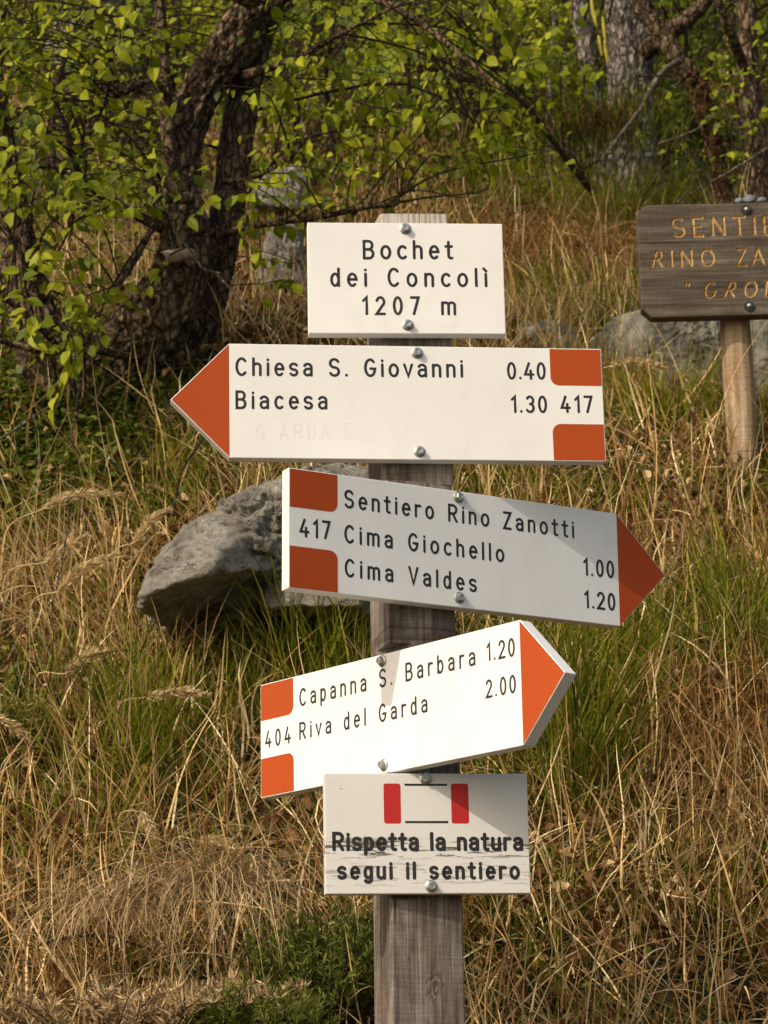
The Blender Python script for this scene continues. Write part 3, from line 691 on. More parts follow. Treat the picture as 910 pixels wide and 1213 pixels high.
def board(k, name, label, mat):
    c, yaw, roll, W, Hh, tip = SG[k]
    o_loc = np.array(c) + EYE - RL
    h, g = W / 2, Hh / 2
    if tip < 0: poly = [(-h, -g), (h, -g), (h, g), (-h, g), (-h + tip, 0)]
    elif tip > 0: poly = [(-h, -g), (h, -g), (h + tip, 0), (h, g), (-h, g)]
    else: poly = [(-h, -g), (h, -g), (h, g), (-h, g)]
    bm = bmesh.new(); prism_xz(bm, poly, 0, T_, .0011)
    o = bm_obj(name, bm, mat, root, label=label)
    o.location = Vector(o_loc); o.rotation_euler = (0, -R(roll), R(yaw))
    return o, h, g, tip
def patch(name, parent, poly, mat, y=-.0002, label=None):
    bm = bmesh.new(); prism_xz(bm, [(a, b) for a, b in poly], y, .0006)
    return bm_obj(name, bm, mat, parent, label=label)
def rounded(x0, x1, z0, z1, which, r=.011):
    """rectangle with one rounded corner"""
    pts = []
    for (cx, cz, tag, a0) in ((x0, z0, 'bl', 180), (x1, z0, 'br', 270), (x1, z1, 'tr', 0), (x0, z1, 'tl', 90)):
        if tag in which:
            ox = cx + (r if 'l' in tag else -r); oz = cz + (r if 'b' in tag else -r)
            pts += [(ox + r * math.cos(R(a0 + 90 * i / 8)), oz + r * math.sin(R(a0 + 90 * i / 8))) for i in range(9)]
        else: pts.append((cx, cz))
    return pts
def put_bolts(o, us, label=None):
    for i, (u, v_) in enumerate(us):
        b = obj('bolt', BOLT, o); b.location = (u * .001, 0.0002, v_ * .001); b.rotation_euler = (0, i * .7 + u, 0)
e = .0012
b1, h, g, _ = board(1, 'sign_board', 'top rectangular white board reading Bochet dei Concolì 1207 m', M['white'])
for L in [("Bochet", -55.2, 24.8, 60.7, 25.6, 27.0), ("dei Concolì", -97.7, -12.8, 104.3, -12.1, 26.6), ("1207 m", -56.6, -50.8, 62.9, -50.5, 25.9)]: lettering('lettering', b1, [L], M['black'], .069)
put_bolts(b1, [(.1, 67.4), (.4, -63.8)])
b2, h, g, tip = board(2, 'sign_board', 'white arrow board with red tip pointing left to Chiesa S. Giovanni and Biacesa', M['white'])
for L in [("Chiesa S. Giovanni", -230.6, 32.0, 58.8, 33.7, 25.2), ("Biacesa", -230.7, -11.6, -115.1, -11.0, 24.8), ("0.40", 115.6, 32.0, 165.4, 32.4, 23.9), ("1.30", 119.8, -12.4, 165.4, -12.1, 23.6), ("417", 183.4, -11.7, 224, -11.4, 23.6)]: lettering('lettering', b2, [L], M['black'], .069)
lettering('pencil_scribble', b2, [("G ARDA E", -206, -52, -85, -48, 20)], M['pencil'], .016)
patch('red_tip', b2, [(-h, -g + e), (-h, g - e), (-h + tip + e * 1.2, 0)], M['red'])
patch('red_band', b2, rounded(.1715, h - e, .0252, g - e, ('bl',)), M['red']); patch('red_band', b2, rounded(.1715, h - e, -g + e, -.0262, ('tl',)), M['red'])
put_bolts(b2, [(.4, 66.3), (.3, -64.8)])
b3, h, g, tip = board(3, 'sign_board', 'white arrow board with red tip pointing right to Sentiero Rino Zanotti and the two Cima peaks', M['white'])
for L in [("Sentiero Rino Zanotti", -161.7, 33.4, 171.2, 33.5, 23.9), ("Cima Giochello", -161.9, -11.0, 65.3, -10.4, 23.9), ("Cima Valdes", -161.5, -53.6, 24.1, -53.3, 23.7), ("1.00", 184.5, -14.0, 230.9, -12.8, 23.8), ("1.20", 184.5, -56.8, 231.0, -55.8, 23.8), ("417", -222.5, -10.4, -181.5, -9.1, 23.8)]: lettering('lettering', b3, [L], M['black'], .069)
patch('red_tip', b3, [(h, -g + e), (h + tip - e * 1.2, 0), (h, g - e)], M['red'])
patch('red_band', b3, rounded(-h + e, -.1712, .0262, g - e, ('br',)), M['red']); patch('red_band', b3, rounded(-h + e, -.1712, -g + e, -.0225, ('tr',)), M['red'])
put_bolts(b3, [(-.1, 67.3), (-1.3, -62.6)])
b4, h, g, tip = board(4, 'sign_board', 'bright white arrow board tilted toward the viewer, pointing right to Capanna S. Barbara and Riva del Garda', M['white'])
for L in [("Capanna S. Barbara", -160.3, 33.0, 163.6, 32.4, 23.7), ("1.20", 183.6, 33.6, 230.0, 32.0, 22.8), ("Riva del Garda", -160.9, -10.2, 78.8, -10.8, 23.2), ("2.00", 180.0, -10.2, 230.0, -11.4, 22.4), ("404", -229, -10.9, -178.0, -11.4, 22.9)]: lettering('lettering', b4, [L], M['black'], .064)
patch('red_tip', b4, [(h, -g + e), (h + tip - e * 1.2, 0), (h, g - e)], M['red'])
patch('red_band', b4, rounded(-h + e, -.1725, .0262, g - e, ('br',)), M['red']); patch('red_band', b4, rounded(-h + e, -.1725, -g + e, -.0235, ('tr',)), M['red'])
put_bolts(b4, [(-1.0, 66.0), (-1.2, -63.7)])
b5, h, g, tip = board(5, 'sign_board', 'lowest rectangular board of cracked old white paint reading Rispetta la natura segui il sentiero', M['oldwhite'])
for L in [("Rispetta la natura", -114.8, -21.8, 116.2, -22.2, 23.6), ("segui il sentiero", -109.2, -55.9, 111.0, -56.3, 22.4)]: lettering('lettering', b5, [L], M['black'], .094)
for x0, x1 in ((-.0523, -.0317), (.0300, .0513)): patch('red_stripe', b5, rounded(x0, x1, .0116, .0602, ('bl', 'br', 'tl', 'tr'), .003), M['red2'])
for x0, x1, z in ((-.0266, .0256, .0587), (-.0266, .0256, .0134)): patch('black_line', b5, [(x0, z - .0013), (x1, z - .0013), (x1, z + .0013), (x0, z + .0013)], M['black'])
put_bolts(b5, [(-.9, 66.5), (3.4, -64.0)])

# ------------------------------------------------------------------ carved wooden sign
def wood_sign():
    base = G(881, 566); d = base[1]; s = d / 5.0
    r = empty('wooden_sign', tuple(base), 'dark weathered plank sign with carved yellow lettering on a pale round post', 'sign')
    top = P(884, 245, d)
    px_m = np.linalg.norm(P(884, 300, d) - P(984, 300, d)) / 100   # metres per picture pixel here
    rp = 18.2 * px_m
    a = Acc(); zs = np.linspace(base[2] - .15, top[2] - .01, 26)
    a.tube([(base[0] + .002 * math.sin(z * 9), d + .004, z) for z in zs], [rp * (1 + .03 * math.sin(z * 23)) for z in zs], 28)
    a.add(np.array([[base[0] + rp * math.cos(i * math.pi / 8), d + .004 + rp * math.sin(i * math.pi / 8), zs[-1]] for i in range(16)]), np.array([[0, i, i + 1, i + 1] for i in range(1, 15)])[:, :3], 1.0)
    a.obj('post', M['pole'], r, smooth=True)
    # board, cut by grooves
    yf = d - rp - .034
    L = P(757.5, 308, yf); TT = P(820, 241, yf)[2]; BB = P(820, 374, yf)[2]; cx = base[0] + .003; hw = cx - L[0]; hh = (TT - BB) / 2; cz = (TT + BB) / 2; th = .034; ch = 11 * px_m
    ch2 = ch
    poly = [(-hw, -hh + ch2), (-hw + ch2, -hh), (hw - ch2, -hh), (hw, -hh + ch2), (hw, hh - ch2), (hw - ch2, hh), (-hw + ch2, hh), (-hw, hh - ch2)]
    bm = bmesh.new(); prism_xz(bm, poly, 0, th, .0028)
    bo = bm_obj('board', bm, [M['board'], M['groove']], r)
    bo.location = Vector((cx, yf, cz)) - r.location; bo.rotation_euler = (0, R(-.7), 0)
    # cutters
    def loc(px, py): p = P(px, py, yf); return (p[0] - cx, p[2] - cz)
    bm = bmesh.new()
    def groove(pts, hwid, dep):
        p = np.array(pts, float)
        for a_, b_ in zip(p[:-1], p[1:]):
            dd = b_ - a_; ln = np.linalg.norm(dd)
            if ln < 1e-6: continue
            dd /= ln; nn = np.array([-dd[1], dd[0]]); a2, b2 = a_ - dd * hwid * .55, b_ + dd * hwid * .55
            y0 = -.004
            q = []
            for e_, sgn in ((a2, -1), (b2, 1)):
                q.append([bm.verts.new((*(e_ + nn * hwid * 1.35),)[:1] + (y0,) + (*(e_ + nn * hwid * 1.35),)[1:]), bm.verts.new(((e_ - nn * hwid * 1.35)[0], y0, (e_ - nn * hwid * 1.35)[1])), bm.verts.new(((e_ - dd * sgn * hwid * .7)[0], dep, (e_ - dd * sgn * hwid * .7)[1]))])
            (A1, A2, A3), (B1, B2, B3) = q
            for f in ((A1, A3, A2), (B1, B2, B3), (A1, B1, B3, A3), (A2, A3, B3, B2), (A1, A2, B2, B1)): bm.faces.new(f)
    def carve(text, x0, x1, yb, h, it=0):
        xa, zb = loc(x0, yb); xb, _ = loc(x1, yb); hh_ = h * px_m; hwid = hh_ * .12
        for c, x in layout(text, xa, xb, hh_, 1.3):
            for st in GL[c][1]:
                pts = [(x + a_ * hh_ * 1.3 + it * b_ * hh_, zb + b_ * hh_) for a_, b_ in st]
                if len(pts) > 8: pts = pts[::2] + ([pts[-1]] if len(pts) % 2 == 0 else [])
                groove(pts, hwid, .0042)
                if c not in '"OSCG' :
                    for (qx, qz), (ox, oz) in ((pts[0], pts[1]), (pts[-1], pts[-2])):
                        if abs(qx - ox) < abs(qz - oz) * 1.2: groove([(qx - hh_ * .12, qz), (qx + hh_ * .12, qz)], hwid * .7, .003)
                        elif c != 'R': groove([(qx, qz - hh_ * .09), (qx, qz + hh_ * .09)], hwid * .6, .003)
    carve('SENTIERO', 796, 972, 279, 22.5)
    carve('RINO', 771, 847, 315, 20); carve('ZANOTTI', 872, 998, 314, 20)
    carve('"', 812, 822, 352, 18); carve('GROL', 832, 916, 352, 19, .18)
    cu = bm_obj('cutter', bm, [M['groove']]); cu.matrix_world = bo.matrix_basis.copy()
    cu.location = Vector((cx, yf, cz)); cu.rotation_euler = bo.rotation_euler
    cu.data.materials.clear(); cu.data.materials.append(M['board']); cu.data.materials.append(M['groove'])
    for p_ in cu.data.polygons: p_.material_index = 1
    md = bo.modifiers.new('carve', 'BOOLEAN'); md.object = cu; md.operation = 'DIFFERENCE'; md.solver = 'EXACT'; md.use_self = True
    try: md.material_mode = 'INDEX'
    except Exception: pass
    bpy.context.view_layer.update()
    dg = bpy.context.evaluated_depsgraph_get(); me = bpy.data.meshes.new_from_object(bo.evaluated_get(dg))
    bo.modifiers.clear(); bo.data = me; bpy.data.objects.remove(cu)
    print('board faces', len(me.polygons), [sum(1 for p_ in me.polygons if p_.material_index == i) for i in (0, 1)])
    for (px, py) in ((885, 249), (887, 363)):
        bx, bz = loc(px, py)
        wb = bmesh.new(); bmesh.ops.create_cone(wb, cap_ends=True, segments=20, radius1=6.3 * px_m, radius2=6.0 * px_m, depth=.003, matrix=Matrix.Translation((bx, -.0015, bz)) @ Matrix.Rotation(R(90), 4, 'X'))
        bm_obj('washer', wb, M['washer'], bo)
        wb = bmesh.new(); bmesh.ops.create_uvsphere(wb, u_segments=14, v_segments=8, radius=3.2 * px_m, matrix=Matrix.Translation((bx, -.0035, bz)))
        for f in wb.faces: f.smooth = True
        bm_obj('bolt', wb, M['zinc'], bo)
    return r, cx, yf, TT, px_m
WS = wood_sign()

# ------------------------------------------------------------------ rocks
def rock(name, outline, d, depth, mat, label, seed=0, rough=1.0, sub=6, tilt=.3, cat='rock', sharp=26, pits=1.0):
    """outline: picture points of the silhouette (its convex hull is used); angular block cut by planes, with its own depth in metres"""
    rg = np.random.default_rng(seed + 500)
    ol = np.array([P(x, y, d) for x, y in outline]); pts = sorted({(round(p[0], 5), round(p[2], 5)) for p in ol})
    def half(pp):
        h = []
        for p in pp:
            while len(h) > 1 and (h[-1][0] - h[-2][0]) * (p[1] - h[-2][1]) - (h[-1][1] - h[-2][1]) * (p[0] - h[-2][0]) <= 0: h.pop()
            h.append(p)
        return h[:-1]
    hull = np.array(half(pts) + half(pts[::-1])); c2 = hull.mean(0); c = np.array([c2[0], d, c2[1]]); hull = hull - c2
    pl = []
    for a in range(len(hull)):
        p, q = hull[a], hull[(a + 1) % len(hull)]; e_ = q - p; L_ = np.hypot(*e_)
        if L_ < 1e-4: continue
        n2 = np.array([e_[1], -e_[0]]) / L_; off = n2 @ p
        ty = rg.uniform(-.35, .1) if n2[1] > 0 else rg.uniform(-.1, .3)
        n3 = np.array([n2[0], ty, n2[1]]); k = np.linalg.norm(n3); pl.append((n3 / k, max(off, .004) / k))
    S = math.sqrt(np.ptp(hull[:, 0]) * np.ptp(hull[:, 1]))
    for k in range(5):
        n3 = np.array([rg.normal(0, .45), -1.0, tilt + rg.normal(0, .35)]); n3 /= np.linalg.norm(n3); pl.append((n3, depth * rg.uniform(.42, .62)))
    pl.append((np.array([0, 1., 0]), depth * .6))
    bm_ = bmesh.new(); bmesh.ops.create_icosphere(bm_, subdivisions=sub, radius=1.0)
    u = np.array([v.co[:] for v in bm_.verts]); f = np.array([[v.index for v in fc.verts] for fc in bm_.faces]); bm_.free()
    A_el = np.array([np.ptp(hull[:, 0]) / 2, depth / 2, np.ptp(hull[:, 1]) / 2]); u = u * A_el; u /= np.linalg.norm(u, axis=1)[:, None]
    acc_ = np.zeros(len(u))
    for n3, dd in pl: acc_ += np.clip((u @ n3) / dd, 0, None) ** sharp
    v = u * (acc_ ** (-1.0 / sharp))[:, None]
    q = v / S + seed * 1.7; nd = u
    pit = np.clip(-.25 - noise(q * 11, seed + 9), 0, 1) * np.clip(noise(q * 2.2, seed + 4) + .4, 0, 1)
    crk = np.clip(1 - np.abs(noise(q * [2.2, 2.2, 3.6] + .5 * fbm(q * 5, 2, seed)[:, None], seed + 11)) * 16, 0, 1)
    disp = S * rough * (.050 * fbm(q * 2.6, 3, seed) + .022 * ridge(q * 5.5, 4, seed + 7) - .09 * pits * pit - .030 * crk + .020 * fbm(q * 16, 5, seed + 3, .7))
    v = v + nd * disp[:, None]
    me = mesh_np(name, v, f, mat, smooth=True)
    return obj(name, me, None, tuple(c), label=label, cat=cat)
dR = G(300, 745)[1]
rock('boulder', [(202, 738), (198, 706), (208, 670), (224, 646), (250, 624), (270, 614), (304, 592), (338, 568), (372, 552), (430, 545), (460, 562), (466, 660), (420, 680), (330, 694), (262, 708), (232, 738), (214, 746)], dR - .14, .24, M['rock'],
     'large pale grey limestone boulder jutting over the grass left of the signpost', 5, 1.0, 7, tilt=1.0)
rock('rock', [(306, 702), (326, 682), (350, 670), (390, 668), (440, 684), (452, 740), (410, 742), (350, 734), (316, 722)], dR - .20, .14, M['rock'], 'smaller grey rock tucked under the right end of the big boulder', 12, .8, 6, tilt=.7)
rock('rock', [(372, 752), (385, 735), (410, 728), (440, 735), (446, 765), (430, 790), (395, 785)], G(410, 775)[1] + .02, .07, M['rock'], 'small bleached stone in the grass just left of the post', 19, 1.0, 5)
rock('rock', [(708, 425), (712, 392), (740, 378), (790, 370), (850, 368), (880, 376), (884, 470), (860, 480), (800, 466), (730, 455)], G(820, 470)[1] + .10, .35, M['mossrock'], 'smooth grey green rock outcrop behind the carved wooden sign, left of its round post', 23, .55, 7, tilt=.5)
rock('rock', [(872, 400), (884, 378), (930, 372), (1000, 380), (1030, 440), (980, 500), (900, 490), (874, 470)], G(860, 478)[1] + .06, .3, M['mossrock'], 'grey slab rock at the right edge behind the round post', 27, .6, 6, tilt=.5)
rock('rock', [(606, 415), (620, 388), (648, 380), (676, 392), (690, 416), (650, 428)], G(640, 420)[1] + .0, .10, M['mossrock'], 'half buried grey stone in grass right of the top board', 29, .8, 5)
rock('rock', [(308, 250), (308, 224), (318, 217), (331, 214), (336, 202), (350, 200), (362, 207), (366, 232), (364, 252)], 6.7, .14, M['rock'], 'angular grey rock showing between the tree and the top board', 31, .8, 6)
rock('rock', [(300, 352), (303, 325), (312, 295), (322, 268), (340, 262), (354, 272), (360, 305), (356, 352)], 6.15, .16, M['rock'], 'tall leaning grey rock half hidden by grass beside the crooked tree', 37, .9, 6)
rock('rock', [(55, 60), (70, 20), (110, -30), (170, -40), (185, 30), (160, 90), (100, 110)], 9.0, .5, M['rock'], 'pale rock face glimpsed through the leaves at the top left', 67, .8, 6)
for (x, y, sx, sy, sd, lab) in ((835, 587, 14, 13, 41, 'small grey stone in the dry grass left of the round post foot'), (850, 640, 9, 6, 43, 'flat pale stone lying in dry grass below the round post'), (815, 590, 6, 10, 47, 'thin upright grey stone left of the round post foot'),
                             (745, 362, 14, 8, 53, 'tan stone on the bank at the corner of the carved sign'),
                             (410, 730, 10, 8, 71, 'little pale stone behind the post foot of the arrow boards')):
    rock('stone', [(x + sx * math.cos(a) * (1 + .2 * math.sin(a * 3 + sd)), y - sy * math.sin(a)) for a in np.linspace(0, 5.5, 8)], G(x, y + sy * .6)[1] - .02, sx / 2959 * 4.5 * 1.3, M['rock'], lab, sd, .8, 4, cat='stone')
r_, cx_, yf_, TT_, pm_ = WS
for (px, ww, lab) in ((875, 7, 'leftmost blue grey pebble on top of the carved sign'), (888, 11, 'largest blue grey pebble on top of the carved sign'), (903, 8, 'rightmost blue grey pebble on top of the carved sign')):
    hgt = ww * .55
    rock('pebble', [(px + ww * .75 * math.cos(a), 241.0 - hgt * .9 - hgt * math.sin(a)) for a in np.linspace(0, 5.5, 8)], yf_ + .017, ww * pm_ * 1.1, M['bluestone'], lab, px, .5, 3, cat='pebble', sharp=5, pits=0)

# ------------------------------------------------------------------ trees
LEAF_MESH = []
for i in range(15):
    tv, tf = leaf_tpl(1, RNG.uniform(.27, .36), RNG.uniform(.04, .25), RNG.uniform(.0, .4))
    LEAF_MESH.append(mesh_np('leaf', tv, tf, M['leaf'], np.full(len(tv), np.clip(.35 + .045 * i, 0, 1))))
class Tree:
    def __init__(s, name, base, label, cat='tree', group=None, bark='bark'):
        s.e = empty(name, tuple(base), label, cat, group); s.b = []; s.bark = bark; s.L = []; s.tw = Acc()
        s.use = None
    def limb(s, pts, name='branch', sides=20, rough=.006, sub=6, mat=None, pos=None):
        """pts: (px,py,d,width px)"""
        p = np.array([P(a, b, c) for a, b, c, w_ in pts]); r = np.array([w_ * c / F * .5 for a, b, c, w_ in pts])
        return s.limb3(p, r, name, sides, rough, sub, mat)
    def limb3(s, p, r, name='branch', sides=12, rough=.003, sub=5, mat=None):
        a = Acc(); a.tube(p, r, sides, rough=rough, sub=sub, seed=len(s.b) * 7 + 3)
        a.obj(name, M[mat or s.bark], s.e, smooth=True)
        n = len(p)
        for k in range(n - 1):
            for f in np.linspace(0, 1, 5)[:-1]: s.b.append(np.append(p[k] * (1 - f) + p[k + 1] * f, r[k]))
    def spray(s, c, ln, nl, size, hang=.35):
        """a leafy twig ending round c, grown from the nearest limb"""
        c = np.asarray(c, float); B = np.array(s.b); w8 = B[:, :3]
        if s.use is None or len(s.use) != len(B): s.use = np.zeros(len(B))
        dd = np.linalg.norm(w8 - c, axis=1) + np.maximum(0, w8[:, 2] - c[2]) * .3 + s.use * .12
        ib = np.argmin(dd); s.use[max(0, ib - 1):ib + 2] += .5; s.use[ib] += .5; b = w8[ib]; v = c - b; D = np.linalg.norm(v)
        dirv = v / (D + 1e-6) * .6 + RNG.normal(0, .5, 3) * [1, .8, .35]; dirv /= np.linalg.norm(dirv)
        st = c - dirv * ln * .5; en = c + dirv * ln * .5 - np.array([0, 0, ln * .18])
        mid = (b + st) / 2 + RNG.normal(0, .05, 3) * D + [0, 0, .08 * D]
        p = np.array([b, mid, st, (st + en) / 2 + RNG.normal(0, .02, 3) + [0, 0, ln * .06], en])
        n = len(p); r0 = .0016 + .0035 * min(D, 1.2)
        s.tw.tube(p, [r0, r0 * .75, r0 * .5, .0012, .0006], 4, sub=4)
        side = np.cross(dirv, [0, 0, 1.]); side /= np.linalg.norm(side) + 1e-6
        for k in range(nl):
            f = (k + .5) / nl; q = p[2] * (1 - f) ** 2 + 2 * p[3] * f * (1 - f) + p[4] * f * f
            sg = 1 if k % 2 else -1
            ld = dirv * .5 + side * sg * RNG.uniform(.3, 1.0) + np.array([0, 0, -hang * RNG.uniform(.6, 3.6)]) + RNG.normal(0, .2, 3)
            up = np.array([-.55, -.75, .65]) + RNG.normal(0, .38, 3)
            s.L.append((q, ld, up, size * RNG.uniform(.55, 1.25), np.clip(RNG.normal(.56, .28), 0, 1)))
    def bare(s, c, ln, mat=None): pass
    def done(s, single=0, mat='leaf', twigmat='twig'):
        s.tw.obj('twigs', M[twigmat], s.e, kind='stuff')
        if not s.L: return
        pos = np.array([l[0] for l in s.L]); d = np.array([l[1] for l in s.L]); up = np.array([l[2] for l in s.L]); sz = np.array([l[3] for l in s.L]); ti = np.array([l[4] for l in s.L])
        idx = np.arange(len(pos))
        if single:
            px, py = project(pos); inside = (px > -5) & (px < 915) & (py > -5) & (py < 1218)
            key = sz / pos[:, 1] * inside; order = np.argsort(-key); pick = order[:single]; rest = order[single:]
            X, Y, Z = frames(d, up); E0 = np.array(s.e.location)
            for k in pick:
                me = LEAF_MESH[int(np.clip((ti[k] - .2) / .6, 0, .999) * 15)]
                o = bpy.data.objects.new('leaf', me); mt = Matrix(((X[k][0], Y[k][0], Z[k][0], 0), (X[k][1], Y[k][1], Z[k][1], 0), (X[k][2], Y[k][2], Z[k][2], 0), (0, 0, 0, 1)))
                q = pos[k] - E0
                o.matrix_basis = Matrix.Translation(Vector(q)) @ mt @ Matrix.Scale(float(sz[k]), 4); C.objects.link(o); o.parent = s.e
            idx = rest
        a = Acc(); g = RNG.integers(0, 3, len(idx))
        for k in range(3):
            q = idx[g == k]
            if len(q): leaves_to(a, pos[q], d[q], up[q], sz[q], ti[q], LT[k])
        a.obj('foliage', M[mat], s.e, kind='stuff')

def region(n, x0, x1, y0, y1, d0, d1, ok=None):
    out = []
    while len(out) < n:
        x, y = random.uniform(x0, x1), random.uniform(y0, y1)
        if ok and not ok(x, y): continue
        out.append(P(x, y, random.uniform(d0, d1)))
    return out

# the crooked tree
bt = G(120, 478); d0 = bt[1]
T1 = Tree('crooked_tree', bt, 'dark crooked tree with curved rough trunk and fresh green leaves, behind the left arrow tip')
T1.limb([(84, 540, d0, 84), (98, 486, d0, 76), (126, 440, d0, 84), (168, 400, d0, 84), (202, 348, d0, 74), (220, 288, d0, 56), (214, 225, d0 + .03, 46), (218, 165, d0 + .05, 44), (240, 105, d0 + .07, 46), (280, 50, d0 + .1, 52), (306, 0, d0 + .1, 48), (330, -90, d0, 46), (350, -260, d0 - .2, 34), (345, -480, d0 - .5, 22)], 'trunk', 110, .017, 18)
T1.limb([(222, 450, d0 + .16, 60), (238, 390, d0 + .15, 46), (252, 330, d0 + .14, 42), (266, 270, d0 + .12, 40), (274, 210, d0 + .13, 40), (282, 150, d0 + .15, 38), (294, 90, d0 + .17, 36), (312, 30, d0 + .2, 34), (345, -50, d0 + .2, 30), (420, -200, d0 + .1, 20), (480, -380, d0 - .1, 12)], 'trunk', 64, .009, 12)
T1.limb([(222, 250, d0 + .02, 26), (206, 205, d0, 20), (198, 150, d0 - .02, 17), (195, 90, d0 - .02, 15), (190, 0, d0 - .05, 13), (184, -90, d0 - .1, 11), (160, -260, d0 - .3, 7)], 'branch', 24, .003, 8)
T1.limb([(262, 282, d0 + .1, 12), (285, 270, d0, 8), (330, 264, d0 - .05, 7), (385, 256, d0 - .1, 6.5), (435, 244, d0 - .12, 8), (465, 243, d0 - .12, 5), (475, 238, d0 - .12, 2)], 'branch', 10, .0015, 5)
T1.limb([(300, 20, d0 + .1, 18), (380, -20, d0, 12), (470, 10, d0 - .1, 9), (540, 60, d0 - .15, 6), (600, 110, d0 - .2, 4)], 'branch', 10, .002, 5)
T1.limb([(285, 92, d0 + .1, 16), (320, 80, d0, 11), (355, 68, d0 - .05, 9), (395, 45, d0 - .1, 6), (440, 22, d0 - .2, 4), (500, -10, d0 - .2, 2)], 'branch', 10, .002, 5)
T1.limb([(228, 300, d0 - .03, 17), (208, 303, d0 - .08, 16), (190, 306, d0 - .12, 15)], 'branch', 14, .002, 4, mat='cutwood')
T1.limb([(225, 235, d0 - .05, 16), (190, 238, d0 - .1, 8), (185, 262, d0 - .1, 6), (150, 320, d0 - .15, 11), (132, 345, d0 - .2, 8), (122, 360, d0 - .2, 4)], 'branch', 10, .002, 5)
T1.limb([(160, 425, d0 - .05, 13), (100, 412, d0 - .2, 9), (55, 418, d0 - .3, 7), (0, 403, d0 - .35, 7), (-60, 395, d0 - .4, 5)], 'branch', 10, .0015, 5)
T1.limb([(75, 420, d0 - .12, 8), (45, 385, d0 - .25, 8), (0, 350, d0 - .3, 7), (-50, 330, d0 - .35, 5)], 'branch', 10, .0015, 5)
T1.limb([(265, 215, d0 + .1, 8), (300, 210, d0, 5), (345, 188, d0 - .1, 4), (355, 165, d0 - .1, 2)], 'branch', 8, .001, 4)
T1.limb([(200, 120, d0 - .02, 12), (183, 96, d0 - .1, 6), (150, 108, d0 - .15, 8), (125, 120, d0 - .15, 8), (105, 155, d0 - .18, 10), (93, 185, d0 - .2, 9), (92, 200, d0 - .2, 8), (108, 222, d0 - .15, 9), (135, 240, d0 - .1, 10), (200, 275, d0, 14)], 'branch', 12, .002, 5)
T1.limb([(125, 120, d0 - .15, 7), (132, 85, d0 - .2, 6), (142, 45, d0 - .2, 5), (160, 10, d0 - .25, 4), (170, -40, d0 - .3, 3)], 'branch', 8, .001, 4)
# limbs carrying the canopy above the picture
for (a, b, c_) in (((330, -90), (120, -260), (-160, -420)), ((345, -150), (560, -300), (820, -380)), ((350, -260), (180, -520), (60, -760)), ((300, 0), (40, -120), (-240, -160)), ((420, -200), (640, -220), (760, -120))):
    T1.limb([(a[0], a[1], d0, 26), (b[0], b[1], d0 - .4, 15), (c_[0], c_[1], d0 - .8, 6)], 'branch', 10, .002, 6)
ok1 = lambda x, y: not (195 < x < 305 and y < 420 and random.random() < .8) and not (100 < x < 270 and y > 245 and random.random() < .9) and not (x > 150 and y > 330 and random.random() < .8) and not (x > 330 and y > 250) and (y < 300 or x < 250)
for c in region(135, -30, 350, -20, 425, d0 - .55, d0 + .25, ok1): T1.spray(c, random.uniform(.12, .24), random.randint(6, 9), .034)
for c in region(62, 300, 660, -20, 215, d0 - .3, d0 + .5): T1.spray(c, random.uniform(.12, .24), random.randint(6, 10), .033)
for c in [P(x, y, d0 - .1) for x, y in ((310, 255), (350, 240), (385, 232), (420, 225), (325, 300), (330, 330), (290, 245), (400, 260))]: T1.spray(c, .12, 7, .037)
for c in region(40, -350, 800, -700, -60, d0 - 1.0, d0 + .6): T1.spray(c, random.uniform(.2, .4), 12, .042)
for k in range(26):
    x, y = random.uniform(300, 640), random.uniform(0, 140); q = P(x, y, d0 - .1)
T1.done(300)

# far-left tree
bl = G(70, 470); dl = bl[1]
T2 = Tree('leaning_tree', bl, 'dark leaning trunk at the left edge with rough bark, cut off by the picture edge')
T2.limb([(98, 520, dl + .02, 100), (80, 470, dl, 84), (58, 425, dl, 70), (36, 370, dl, 60), (22, 310, dl, 52), (10, 240, dl, 44), (0, 170, dl, 34), (-8, 100, dl, 26), (-20, 20, dl, 22), (-40, -120, dl, 18), (-80, -300, dl - .2, 12)], 'trunk', 80, .010, 14)
T2.limb([(-30, -60, dl, 14), (-140, -160, dl - .3, 9), (-300, -200, dl - .6, 4)], 'branch', 10, .002, 6)
T2.limb([(-8, 110, dl, 14), (-120, 20, dl - .4, 9), (-280, -30, dl - .8, 4)], 'branch', 10, .002, 6)
for c in region(34, -40, 120, 20, 440, dl - .6, dl - .1): T2.spray(c, random.uniform(.12, .22), 8, .037)
for c in region(16, -700, -60, -500, 200, dl - 1.4, dl + .3): T2.spray(c, random.uniform(.2, .4), 12, .042)
T2.done(150)

# bright sapling between the trunks and bush behind
def sapling(stems, label, boxes, leafsize, group=None, bark='twig', single=0, name='sapling', cat='sapling', mat='leaf'):
    b = stems[0][0]; base = P(b[0], b[1], b[2]); T = Tree(name, base, label, cat, group, bark)
    for st in stems: T.limb(st, 'stem', 8, .0008, 5)
    for (n, x0, x1, y0, y1, da, db) in boxes:
        for c in region(n, x0, x1, y0, y1, da, db): T.spray(c, random.uniform(.14, .3), random.randint(6, 10), leafsize)
    T.done(single, mat); return T
d6 = 7.0
sapling([[(66, 300, 6.4, 10), (63, 200, 6.4, 8), (64, 120, 6.4, 6), (80, 60, 6.4, 5), (100, 0, 6.4, 3)], [(64, 220, 6.4, 6), (85, 180, 6.4, 5), (62, 120, 6.4, 4)], [(78, 300, 6.45, 9), (88, 215, 6.4, 7), (70, 130, 6.35, 6), (48, 60, 6.3, 4), (40, -20, 6.3, 3)]],
        'thin stemmed sapling with many small leaves in the upper left, between the two dark trunks', [(60, -20, 260, -30, 330, 6.0, 7.0)], .034)
